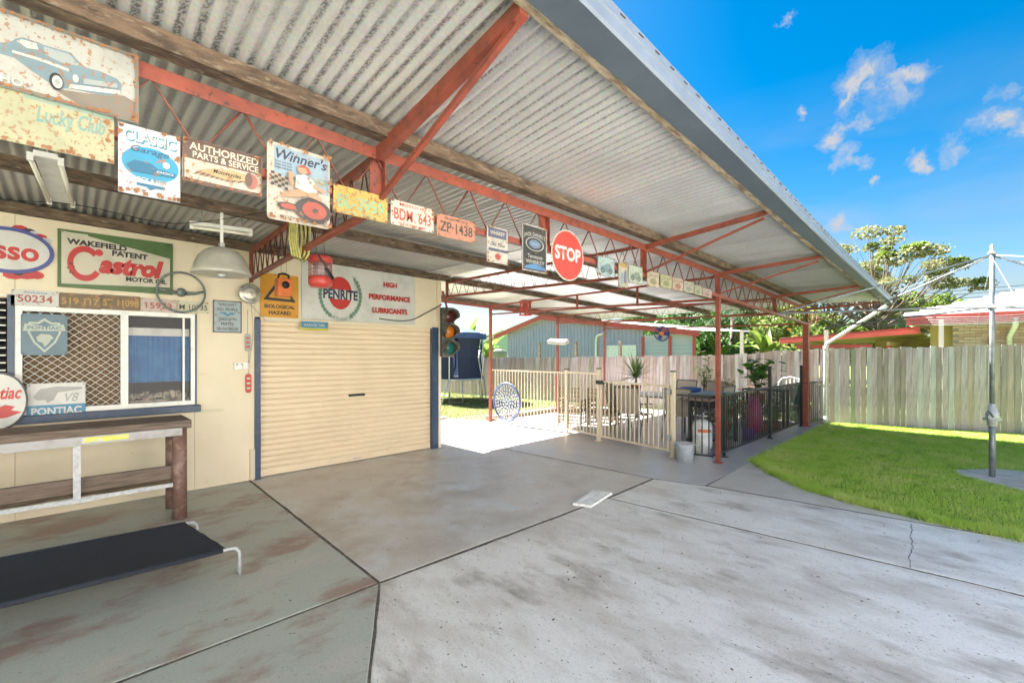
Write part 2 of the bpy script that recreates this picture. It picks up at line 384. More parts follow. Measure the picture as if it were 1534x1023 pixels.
# ------------------------------------------------------------ shed
WX = -6.67
M_cream = mat('cream_paint', (.70, .605, .45), .55, col2=(.64, .545, .395), scale=1.6, lo=.4, hi=.7, col3=(.52, .41, .25), scale3=6, lo3=.66, hi3=.8, bump=.08, bscale=40)
M_door = mat('door_cream', (.72, .585, .415), .42, col2=(.67, .54, .38), scale=1.5, lo=.4, hi=.7, col3=(.62, .48, .33), scale3=5, lo3=.66, hi3=.8)
M_navy = mat('navy_paint', (.030, .055, .105), .4, col2=(.06, .08, .12), scale=14, lo=.5, hi=.7)
M_white = mat('white_paint', (.76, .75, .71), .45, col2=(.6, .58, .53), scale=8, lo=.5, hi=.75)
M_galv = mat('galvanised', (.48, .49, .50), .5, .25, col2=(.36, .37, .38), scale=30, lo=.4, hi=.6, bump=.1)
M_black = mat('black_metal', (.018, .018, .02), .38)
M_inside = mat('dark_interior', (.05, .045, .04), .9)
shed = thing('shed', 'cream garage shed with beige roller door, blue door jambs and a screened window', 'shed', (WX, 1.8, 0))
DY0, DY1, DZ = 1.83, 4.56, 2.09
WY0, WY1, WZ0, WZ1 = -.36, 1.12, 1.04, 2.13
def wallbox(y0, y1, z0, z1, name='wall_panel'):
    return MB().box((WX - .09, y0 + .0015, z0), (WX, y1 - .0015, z1)).build(name, M_cream, shed)
LY0, LY1 = -.95, -.40
wallbox(-4, -2.2, 0, 3.06); wallbox(-2.2, LY0, 0, 3.06)
wallbox(LY0, WY0, 0, 1.04); wallbox(LY0, WY0, 2.20, 3.05)
wallbox(WY0, .9, 0, WZ0); wallbox(WY0, 1.14, WZ1, 3.04); wallbox(.9, WY1, 0, WZ0)
wallbox(1.12, DY0 - .05, 0, WZ1); wallbox(1.14, DY0 - .05, WZ1, 3.02)
wallbox(DY0 - .05, 3.4, DZ + .05, 3.0); wallbox(3.4, 4.72, DZ + .05, 2.98); wallbox(DY1 + .1, 4.72, 0, DZ + .05)
for y in (-2.2, 1.13, DY0 - .12, 3.4):
    z0 = 2.16 if y > 1.5 or y == 1.13 else 0
    MB().box((WX, y - .018, z0 + .02), (WX + .008, y + .018, 2.95)).build('cover_strip', M_cream, shed)
MB().box((WX - 6, -4, 0), (WX - .1, -3.9, 3.05)).build('end_wall', M_cream, shed)
MB().box((WX - 6, 4.62, 0), (WX - .1, 4.72, 2.95)).build('end_wall', M_cream, shed)
MB().box((WX - 6, -3.9, 0), (WX - 5.9, 4.6, 3.0)).build('back_wall', M_cream, shed)
MB().box((WX - 6.1, -4.1, 3.22), (WX - .3, 4.75, 3.25)).build('roof', M_galv, shed)
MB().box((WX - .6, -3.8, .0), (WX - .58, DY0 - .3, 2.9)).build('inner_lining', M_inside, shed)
MB().box((WX, 4.66, 0), (WX + .03, 4.74, 2.95)).build('corner_trim', M_cream, shed)
MB().box((WX - .02, 1.14, .05), (WX + .012, 4.7, .05 + .0)).bm.free()
# roller door
rd = part('roller_door', shed)
mb = MB(); nrib = 27; zz = []
for i in range(nrib * 6 + 1):
    t = i / 6; f = t % 1; z = .035 + (DZ - .02) * t / nrib
    prof = 0 if f < .17 else (.011 if f < .84 else 0)
    zz.append((z, [0, .017, .020, .021, .020, .017][i % 6]))
va = [mb.bm.verts.new((WX - .055 + h, DY0 + .02, z)) for z, h in zz]; vb = [mb.bm.verts.new((WX - .055 + h, DY1 - .0, z)) for z, h in zz]
for i in range(len(zz) - 1): mb.bm.faces.new((va[i], vb[i], vb[i + 1], va[i + 1]))
mb.build('ribbed_sheet', M_door, rd)
MB().box((WX - .075, DY0 + .02, .012), (WX - .03, DY1, .06)).build('bottom_rail', M_door, rd)
h = at_x(536, 607, WX)
MB().box((WX - .045, h.y - .13, 1.0), (WX - .025, h.y + .13, 1.035)).build('lock_handle', M_black, rd)
MB().box((WX - .03, h.y - .06, .04), (WX - .018, h.y + .06, .058)).build('hand_grip', M_galv, rd)
MB().box((WX - .01, DY0 - .055, 0), (WX + .035, DY0 + .012, DZ + .02)).build('door_jamb', M_navy, shed)
MB().box((WX - .03, DY1 - .01, 0), (WX + .035, DY1 + .12, DZ + .02)).build('door_jamb', M_navy, shed)
MB().box((WX - .01, DY0 + .01, DZ + .0), (WX + .022, DY1 + .11, DZ + .05)).build('door_head', M_cream, shed)
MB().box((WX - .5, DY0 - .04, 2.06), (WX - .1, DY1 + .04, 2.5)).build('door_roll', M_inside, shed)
# window
wn = part('window', shed)
fr = MB(); x0, x1 = WX - .05, WX + .02
for (a, b, c, d) in ((WY0, WY0 + .05, WZ0, WZ1), (WY1 - .04, WY1, WZ0, WZ1), (WY0 + .05, WY1 - .04, WZ1 - .05, WZ1), (WY0 + .05, WY1 - .04, WZ0, WZ0 + .05)): fr.box((x0, a, c), (x1, b, d))
ym = .47
fr.box((x0, ym - .035, WZ0 + .05), (x1 - .004, ym + .03, WZ1 - .05)); fr.box((x0 + .01, WY1 - .12, WZ0 + .05), (x1 - .01, WY1 - .1, WZ1 - .05))
fr.build('frame', M_white, wn)
MB().box((WX, LY1 - .01, WZ0 - .02), (WX + .03, WY0 + .0, WZ1 + .1)).build('side_trim', M_navy, wn)
MB().box((WX, WY1, WZ0 - .0), (WX + .02, WY1 + .02, WZ1)).build('side_trim', M_navy, wn)
bevel(MB().box((WX - .02, -.97, WZ0 - .085), (WX + .09, WY1 + .05, WZ0 - .005)).build('sill', M_navy, wn), .006)
ms = MB(); step = .072; Y0, Y1, Z0, Z1 = WY0 + .05, ym - .035, WZ0 + .05, WZ1 - .05; hh = (Z1 - Z0)
for k in range(-30, 40):              # diamond security mesh, two directions
    for sgn in (1, -1):
        p = []
        for e in (Z0, Z1):
            y = Y0 + k * step * 1.15 + sgn * (e - Z0) * 1.15 if sgn == 1 else Y0 + k * step * 1.15 - (e - Z0) * 1.15
            p.append((y, e))
        (ya, za), (yb, zb) = p
        # clip to the opening
        def cut(ya, za, yb, zb):
            t0, t1 = 0, 1; dy = yb - ya
            for (lim, s_) in ((Y0, 1), (Y1, -1)):
                fa, fb = s_ * (ya - lim), s_ * (yb - lim)
                if fa < 0 and fb < 0: return None
                if fa < 0: t0 = max(t0, fa / (fa - fb))
                if fb < 0: t1 = min(t1, fa / (fa - fb))
            if t0 >= t1: return None
            return (ya + dy * t0, za + (zb - za) * t0, ya + dy * t1, za + (zb - za) * t1)
        c_ = cut(ya, za, yb, zb)
        if c_: ms.bar((WX - .004 + .003 * sgn, c_[0], c_[1]), (WX - .004 + .003 * sgn, c_[2], c_[3]), .006, .004)
ms.build('security_mesh', M_white, wn)
MB().box((WX - .12, WY0 + .05, WZ0 + .05), (WX - .11, ym - .03, WZ1 - .05)).build('blind', mat('brown_blind', (.17, .105, .055), .8, col2=(.10, .06, .03), scale=30, stretch=(1, 3, .2)), wn)
M_glass = bpy.data.materials.new('window_glass'); M_glass.use_nodes = True
_n = M_glass.node_tree; _b = _n.nodes['Principled BSDF']; _b.inputs['Transmission Weight'].default_value = 1; _b.inputs['Roughness'].default_value = .02; _b.inputs['IOR'].default_value = 1.18
MB().box((WX - .03, ym + .03, WZ0 + .05), (WX - .026, WY1 - .12, WZ1 - .05)).build('pane', M_glass, wn)
MB().box((WX - .03, WY1 - .1, WZ0 + .05), (WX - .026, WY1 - .04, WZ1 - .05)).build('pane', M_glass, wn)
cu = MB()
for i in range(24):                   # pleated blue sheet behind the glass, added in place of its reflection
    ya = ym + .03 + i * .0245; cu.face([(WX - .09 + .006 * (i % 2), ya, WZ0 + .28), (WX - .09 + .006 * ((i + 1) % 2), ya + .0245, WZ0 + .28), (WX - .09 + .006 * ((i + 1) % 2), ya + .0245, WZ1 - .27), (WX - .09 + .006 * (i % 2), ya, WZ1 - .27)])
cu.build('ribbed_sheet', mat('blue_reflection', (.02, .16, .42), .7, col2=(.04, .22, .5), scale=4), wn)
MB().box((WX - .10, ym + .03, WZ1 - .27), (WX - .08, WY1 - .04, WZ1 - .18)).build('eave_reflection', M_white, wn)  # white strip added to stand for the reflected eaves
it = MB(); it.box((WX - .2, ym + .03, WZ0 + .05), (WX - .1, WY1 - .04, WZ0 + .07))  # small boxes standing in for clutter mirrored in the pane
for k in range(9): it.cbox((WX - .13 + random.uniform(-.03, .03), ym + .08 + k * .06, WZ0 + .10 + random.uniform(0, .03)), (.04, .05, random.uniform(.05, .12)), random.uniform(0, 1))
it.build('clutter_reflection', mat('reflected_clutter', (.5, .42, .33), .7, col2=(.18, .15, .13), scale=12, lo=.45, hi=.55), wn)
# louvre window at the left edge
lv = part('louvre_window', shed)
for k in range(16):
    z = WZ0 + .06 + k * .073
    MB().bar((WX + .0, LY0, z), (WX + .0, LY1 - .02, z), .075, .004, up=(.5, 0, .86)).build('louvre_blade', M_black, lv)
for k in range(16):
    z = WZ0 + .085 + k * .073
    MB().bar((WX + .031, LY0, z), (WX + .031, LY1 - .02, z), .005, .012).build('blade_edge', M_white, lv)
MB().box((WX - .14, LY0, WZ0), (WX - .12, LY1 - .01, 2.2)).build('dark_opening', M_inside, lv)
# strapping and conduit on the wall
bk = at_x(378, 700, WX + .01)
MB().box((WX, bk.y - .03, .02), (WX + .03, bk.y + .03, .4)).build('post_bracket', mat('cream_bracket', (.6, .52, .38), .6), shed)
MB().box((WX, 1.14, .93), (WX + .012, 1.42, .965)).build('patch_strip', mat('patch', (.6, .55, .4), .7), shed)

# ------------------------------------------------------------ carport
M_red = mat('red_oxide_steel', (.29, .066, .040), .5, col2=(.18, .05, .034), scale=9, lo=.40, hi=.66, col3=(.06, .03, .02), scale3=30, lo3=.60, hi3=.68)
M_rod = mat('red_rod', (.26, .07, .045), .55, col2=(.15, .05, .035), scale=20, lo=.4, hi=.6)
M_timber = mat('old_hardwood', (.16, .105, .068), .85, col2=(.06, .04, .028), scale=7, lo=.42, hi=.62, stretch=(3, .8, 3), bump=.9, bscale=30, col3=(.27, .215, .15), scale3=12, lo3=.56, hi3=.70, fine=.5)
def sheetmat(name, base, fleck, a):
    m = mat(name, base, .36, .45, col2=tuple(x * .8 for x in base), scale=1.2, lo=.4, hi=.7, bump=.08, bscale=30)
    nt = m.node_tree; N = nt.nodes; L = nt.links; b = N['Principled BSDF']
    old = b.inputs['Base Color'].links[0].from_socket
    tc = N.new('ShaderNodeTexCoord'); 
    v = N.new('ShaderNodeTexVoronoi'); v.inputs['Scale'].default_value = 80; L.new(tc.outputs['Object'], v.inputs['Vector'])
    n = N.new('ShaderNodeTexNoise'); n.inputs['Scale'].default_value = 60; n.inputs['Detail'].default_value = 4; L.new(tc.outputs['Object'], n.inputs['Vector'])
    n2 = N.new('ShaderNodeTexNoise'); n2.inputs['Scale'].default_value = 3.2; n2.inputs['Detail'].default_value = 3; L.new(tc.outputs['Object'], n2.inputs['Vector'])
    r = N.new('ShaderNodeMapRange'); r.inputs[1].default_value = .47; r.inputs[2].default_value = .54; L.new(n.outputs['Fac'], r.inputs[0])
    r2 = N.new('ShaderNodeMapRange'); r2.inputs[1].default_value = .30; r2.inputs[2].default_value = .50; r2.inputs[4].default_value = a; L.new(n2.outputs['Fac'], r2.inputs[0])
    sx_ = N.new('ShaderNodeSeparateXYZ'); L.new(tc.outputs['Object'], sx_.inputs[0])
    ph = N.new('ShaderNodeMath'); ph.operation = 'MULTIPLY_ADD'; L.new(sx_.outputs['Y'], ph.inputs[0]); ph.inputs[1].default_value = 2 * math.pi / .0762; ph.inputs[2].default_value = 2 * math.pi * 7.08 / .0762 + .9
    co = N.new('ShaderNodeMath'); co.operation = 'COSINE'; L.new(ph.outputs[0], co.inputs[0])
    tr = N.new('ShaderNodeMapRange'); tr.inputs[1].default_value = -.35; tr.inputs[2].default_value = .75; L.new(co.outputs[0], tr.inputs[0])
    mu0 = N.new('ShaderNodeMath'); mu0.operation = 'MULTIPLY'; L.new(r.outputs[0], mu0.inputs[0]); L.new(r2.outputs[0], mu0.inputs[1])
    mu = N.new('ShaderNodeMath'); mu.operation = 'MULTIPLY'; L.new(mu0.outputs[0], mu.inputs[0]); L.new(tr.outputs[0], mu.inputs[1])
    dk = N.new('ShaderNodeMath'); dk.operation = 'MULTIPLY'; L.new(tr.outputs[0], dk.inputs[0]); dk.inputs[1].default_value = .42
    dm = N.new('ShaderNodeMixRGB'); L.new(dk.outputs[0], dm.inputs[0]); L.new(old, dm.inputs[1]); dm.inputs[2].default_value = tuple(x * .42 for x in base) + (1,); old = dm.outputs[0]  # rib shading painted into the colour, a dark band along each corrugation
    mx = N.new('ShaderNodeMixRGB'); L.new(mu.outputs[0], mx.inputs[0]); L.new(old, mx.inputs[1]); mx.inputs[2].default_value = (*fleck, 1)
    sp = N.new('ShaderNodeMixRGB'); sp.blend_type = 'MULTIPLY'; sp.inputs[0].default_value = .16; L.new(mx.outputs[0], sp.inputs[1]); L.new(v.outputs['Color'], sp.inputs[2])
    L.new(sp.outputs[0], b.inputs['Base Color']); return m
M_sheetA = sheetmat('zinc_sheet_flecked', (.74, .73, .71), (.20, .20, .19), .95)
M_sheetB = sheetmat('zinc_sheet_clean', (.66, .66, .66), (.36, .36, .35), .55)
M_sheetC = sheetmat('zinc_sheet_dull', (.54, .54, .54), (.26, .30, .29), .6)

BX = -2.77
ZB = [(-4, 3.12), (.25, 3.02), (1.47, 2.99), (4.88, 2.94), (7.06, 2.89), (12.2, 2.70)]      # top of the beam truss
ZG = [(-4, 3.48), (1.6, 3.18), (5, 3.0), (7, 2.9), (9.8, 2.80), (12.3, 2.70)]             # underside of gutter
def zb(y): return lerp(ZB, y)
def zg(y): return lerp(ZG, y)
ENDY = 12.3
cp = thing('carport', 'long skillion carport with rusty red steel trusses and corrugated zinc roof', 'carport', (BX, 7.08, 0))
def sheet(y0, y1, x0, x1, zf0, zf1, m, lap):
    mb = MB(); p = .0762; n = int(round((y1 - y0) / p * 6)); A = []; B = []
    for i in range(n + 1):
        y = y0 + (y1 - y0) * i / n; w = .0115 * math.cos(2 * math.pi * y / p)
        A.append(mb.bm.verts.new((x0, y, zf0(y) + w + .0085 + lap))); B.append(mb.bm.verts.new((x1, y, zf1(y) + w + .0085 + lap)))
    for i in range(n): 
        f = mb.bm.faces.new((A[i], A[i + 1], B[i + 1], B[i])); f.smooth = True
    return mb.build('roof_sheet', m, cp, norm=False)
zin = lambda y: zb(y) + .105
zout = lambda y: zg(y) + .075
zwall = lambda y: zb(y) + .095
zleft = lambda y: zb(y) + .06
y = -4.0; k = 0; W = .0762 * 10
while y < ENDY - .05:
    y1 = min(y + W + .076, ENDY); lap = .0012 * (k % 2)
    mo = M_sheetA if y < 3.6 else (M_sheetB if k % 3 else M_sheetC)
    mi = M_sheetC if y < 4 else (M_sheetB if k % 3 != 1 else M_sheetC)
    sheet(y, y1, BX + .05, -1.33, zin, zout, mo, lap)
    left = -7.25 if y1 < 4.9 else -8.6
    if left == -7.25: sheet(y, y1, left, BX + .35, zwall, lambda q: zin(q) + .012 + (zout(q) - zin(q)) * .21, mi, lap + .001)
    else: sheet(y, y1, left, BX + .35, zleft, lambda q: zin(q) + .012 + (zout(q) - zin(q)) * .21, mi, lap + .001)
    y += W; k += 1
def run(x, f, y0, y1, w, h, name, m, dx=0.0, n=14):
    """member running along y whose underside follows f"""
    mb = MB(); rows = []
    for i in range(n + 1):
        y = y0 + (y1 - y0) * i / n; j = random.uniform(-dx, dx); z = f(y)
        rows.append([mb.bm.verts.new(p) for p in ((x + j - w / 2, y, z), (x + j + w / 2, y, z), (x + j + w / 2, y, z + h), (x + j - w / 2, y, z + h))])
    for a, b in zip(rows, rows[1:]):
        for k_ in range(4): mb.bm.faces.new((a[k_], a[(k_ + 1) % 4], b[(k_ + 1) % 4], b[k_]))
    mb.bm.faces.new(rows[0][::-1]); mb.bm.faces.new(rows[-1])
    return mb.build(name, m, cp)
# purlins
run(BX + .13, lambda y: zb(y) - .0 + .015, -4, ENDY, .10, .088, 'purlin', M_timber, .004)
run(-5.05, lambda y: zb(y) - .01, -4, ENDY, .075, .10, 'purlin', M_timber, .004)
run(-3.95, lambda y: zb(y) + .0, 4.9, ENDY, .075, .10, 'purlin', M_timber, .004)
run(WX + .06, lambda y: zb(y) - .005, -4, 4.9, .075, .10, 'purlin', M_timber, .004)
run(-6.6, lambda y: zb(y) - .02, 4.95, ENDY, .075, .10, 'purlin', M_timber, .004)
run(-8.5, lambda y: zb(y) - .045, 4.95, ENDY, .075, .10, 'purlin', M_timber, .004)
M_timber2 = mat('weathered_batten', (.38, .31, .22), .85, col2=(.13, .085, .05), scale=6, lo=.4, hi=.6, stretch=(4, .8, 4), bump=.5, bscale=30)
run(-1.405, lambda y: zg(y) + .0, -4, ENDY, .045, .072, 'edge_batten', M_timber2, .003)
# gutter: underside, front face, rolled top edge
M_gutshade = mat('gutter_shade_blue', (.075, .10, .13), .42, col2=(.10, .13, .16), scale=3, lo=.4, hi=.7)  # underside shade put into the colour, darker than the front face
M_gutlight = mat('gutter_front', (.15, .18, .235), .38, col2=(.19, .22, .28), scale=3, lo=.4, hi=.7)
gxo = lambda y: -1.20 - .007 * (y - 1.6)
gb = MB(); gf = MB(); N_ = 40; rb = []; rf = []
for i in range(N_ + 1):
    y = -4 + (ENDY + .12 + 4) * i / N_; z = zg(y); xo = gxo(y); h = .135
    rb.append([gb.bm.verts.new(p) for p in ((-1.38, y, z + .13), (-1.38, y, z), (xo - .012, y, z), (xo - .012, y, z + .006), (-1.374, y, z + .006), (-1.374, y, z + .13))])
    rf.append([gf.bm.verts.new(p) for p in ((xo - .012, y, z), (xo, y, z + .012), (xo, y, z + .070), (xo + .006, y, z + .075), (xo + .006, y, z + h - .01), (xo, y, z + h), (xo - .02, y, z + h), (xo - .02, y, z + h - .006), (xo - .006, y, z + h - .012), (xo - .006, y, z + .012))])
for rr_, m_ in ((rb, gb), (rf, gf)):
    for a, b in zip(rr_, rr_[1:]):
        K = len(a)
        for k_ in range(K): m_.bm.faces.new((a[k_], a[(k_ + 1) % K], b[(k_ + 1) % K], b[k_]))
    m_.bm.faces.new(rr_[0][::-1]); m_.bm.faces.new(rr_[-1])
gut = gb.build('gutter', M_gutshade, cp)
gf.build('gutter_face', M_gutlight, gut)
slots = MB(); y = -1.0
while y < ENDY:
    z = zg(y) + .100; xo = gxo(y) + .0075; slots.box((xo - .001, y, z), (xo + .0008, y + .045, z + .009)); y += .17
so = slots.build('overflow_slots', M_dark, gut); so['kind'] = 'stuff'
MB().box((-1.38, ENDY + .12, zg(ENDY)), (gxo(ENDY) + .004, ENDY + .125, zg(ENDY) + .13)).build('end_cap', M_gutlight, gut)

def zigzag(p0, p1, depth, n, r=.007, start=0):
    """bent rod between two chords; p0,p1 on the top chord"""
    p0, p1 = Vector(p0), Vector(p1); pts = []
    for i in range(n * 2 + 1):
        p = p0.lerp(p1, i / (n * 2)); pts.append(p - Vector((0, 0, depth)) if (i + start) % 2 else p)
    return pts
# main beam truss carrying the signs
mt_ = part('beam_truss', cp)
def runp(x, f, y0, y1, w, h, name, m, parent, n=12):
    o = run(x, f, y0, y1, w, h, name, m, 0, n); o.parent = parent; return o
runp(BX, lambda y: zb(y) - .05, -4, 12.35, .055, .05, 'top_chord', M_red, mt_)
runp(BX + .024, lambda y: zb(y) - .075, -4, 12.35, .006, .03, 'chord_flange', M_red, mt_)
runp(BX, lambda y: zb(y) - .385, -4, 12.35, .05, .045, 'bottom_chord', M_red, mt_)
y = -4.0
while y < 12.1:
    web = MB(); y2 = y + 1.56
    pts = []
    for i in range(8):
        yy = y + (y2 - y) * i / 8; pts.append((BX + random.uniform(-.003, .003), yy, zb(yy) - (.05 if i % 2 == 0 else .345)))
    pts.append((BX, y2, zb(y2) - .05)); web.tube(pts, .0075, 6); web.build('web_rod', M_rod, mt_); y = y2
for y in (1.47, 3.12, 4.88, 7.06, 9.8, 12.15):
    w = .09 if y < 4 else .045
    MB().box((BX - .03, y - w / 2, zb(y) - .345), (BX - .022, y + w / 2, zb(y) - .05)).build('stiffener', M_red, mt_)
    MB().box((BX - .022, y + w / 2 - .006, zb(y) - .345), (BX + .028, y + w / 2, zb(y) - .05)).build('stiffener', M_red, mt_)
# outrigger arms
for i, y in enumerate((-2.0, 1.47, 4.88, 7.06, 9.8, 12.15)):
    am = part('outrigger', cp); za = zb(y) - .015; ze = zg(y) + .012
    big = y < 4
    MB().bar((BX + .03, y, za - .02), (-1.43, y, ze + (.0 if big else .01)), .055 if big else .04, .085 if big else .05, w2=.055 if big else .04, h2=.07 if big else .045).build('arm', M_red, am)
    MB().bar((BX + .03, y, zb(y) - .33), (-1.47, y, ze - .045), .03 if big else .022, .03 if big else .022).build('strut', M_red, am)
    if big:
        MB().box((-1.43, y - .022, ze - .028), (-1.4285, y + .022, ze + .028)).build('open_end', M_dark, am)
# cross trusses
def cross(y0, x0, y1, x1, d0, d1, n, zigz=True, posts=(), zoff=0.0, chord=.035, tubeb=False):
    tr = part('cross_truss', cp); zt0 = zb(y0) - .02 + zoff; zt1 = zb(y1) - .02 + zoff
    MB().bar((x0, y0, zt0), (x1, y1, zt1), chord).build('top_chord', M_red, tr)
    if tubeb: MB().tube([(x0, y0, zt0 - d0), (x1, y1, zt1 - d1)], .03, 12).build('bottom_chord', M_red, tr)
    else: MB().bar((x0, y0, zt0 - d0), (x1, y1, zt1 - d1), chord).build('bottom_chord', M_red, tr)
    if zigz:
        pts = []
        for i in range(2 * n + 1):
            t = i / (2 * n); z = zt0 + (zt1 - zt0) * t; d = d0 + (d1 - d0) * t
            pts.append((x0 + (x1 - x0) * t, y0 + (y1 - y0) * t, z - (d if i % 2 else 0)))
        MB().tube(pts, .0065, 6).build('web_rod', M_rod, tr)
    for t in posts:
        x = x0 + (x1 - x0) * t; yy = y0 + (y1 - y0) * t; z = zt0 + (zt1 - zt0) * t; d = d0 + (d1 - d0) * t
        MB().bar((x, yy, z), (x, yy, z - d), .03).build('web_post', M_red, tr)
    MB().box((x0 - .02, y0 - .02, zt0 - d0 - .05), (x0 + .02, y0 + .02, zt0 + .02)).build('end_post', M_red, tr)
    return tr
cross(1.72, WX + .07, 1.50, BX - .04, .34, .34, 16, tubeb=True, chord=.05)
cross(4.86, WX + .04, 4.84, BX - .04, .24, .34, 17, zoff=-.01)
cross(7.38, -8.3, 7.08, BX - .04, .20, .34, 17, zigz=False, posts=(.25, .5, .75), zoff=-.05)
cross(9.9, -8.3, 9.8, BX - .04, .20, .30, 20, zoff=-.05)
cross(12.2, -8.3, 12.15, BX - .04, .20, .30, 20, zoff=-.05)
runp(-8.3, lambda y: zb(y) - .13, 4.8, 12.3, .05, .05, 'edge_beam', M_red, cp)
# posts
def post(x, y, top, r=.032):
    MB().box((x - r, y - r, 0), (x + r, y + r, top)).build('post', M_red, cp)
    MB().box((x - r - .03, y - r - .03, 0), (x + r + .03, y + r + .03, .008)).build('base_plate', M_red, cp)
post(BX + .0, 7.08, zb(7.08) - .38, .030); post(BX, 12.12, zb(12.1) - .38, .055)
post(-8.3, 7.38, zb(7.4) - .08, .03); post(-8.3, 9.9, zb(9.9) - .08, .028); post(-8.3, 12.2, zb(12.2) - .08, .026)
# red conduit + swinging braces seen on the roof
for (p, q) in (((-8.3, 7.4, 2.72), (-2.8, 9.8, 2.66)),):
    MB().bar(p, q, .022).build('brace', M_red, cp)

# downpipe
M_pipe = mat('white_pvc', (.74, .74, .71), .4, col2=(.6, .6, .55), scale=8, lo=.5, hi=.7)
dp = thing('downpipe', 'white downpipe slanting from the gutter end down to the lawn edge', 'downpipe', (-2.53, 12.78, 0))
MB().tube([(-1.36, 12.36, 2.66), (-1.45, 12.40, 2.60), (-2.48, 12.76, 1.90), (-2.53, 12.78, 1.80), (-2.53, 12.78, .02)], .038, 10).build('pipe', M_pipe, dp)
for z in (1.78, .12): MB().tube([(-2.53, 12.78, z - .05), (-2.53, 12.78, z + .05)], .045, 10).build('pipe_collar', M_pipe, dp)

# ------------------------------------------------------------ lettering and signs
FONT = None
def text_mesh(body, size_w, size_h, shear=0.0, bold=0.0, ext=.0005, spacing=1.0):
    cu = bpy.data.curves.new('t', 'FONT'); cu.body = body; cu.align_x = 'CENTER'; cu.align_y = 'CENTER'
    cu.shear = shear; cu.offset = bold; cu.extrude = 0; cu.resolution_u = 3; cu.space_character = spacing
    ob = bpy.data.objects.new('t', cu); C.objects.link(ob)
    dg = bpy.context.evaluated_depsgraph_get(); me = bpy.data.meshes.new_from_object(ob.evaluated_get(dg))
    bpy.data.objects.remove(ob); bpy.data.curves.remove(cu)
    if not len(me.vertices): return me
    co = np.empty(len(me.vertices) * 3); me.vertices.foreach_get('co', co); co = co.reshape(-1, 3)
    mn, mx = co.min(0), co.max(0); co -= (mn + mx) / 2; s = mx - mn
    co[:, 0] *= size_w / max(s[0], 1e-6); co[:, 1] *= size_h / max(s[1], 1e-6)
    me.vertices.foreach_set('co', co.ravel()); me.update(); return me
SIGNS = []
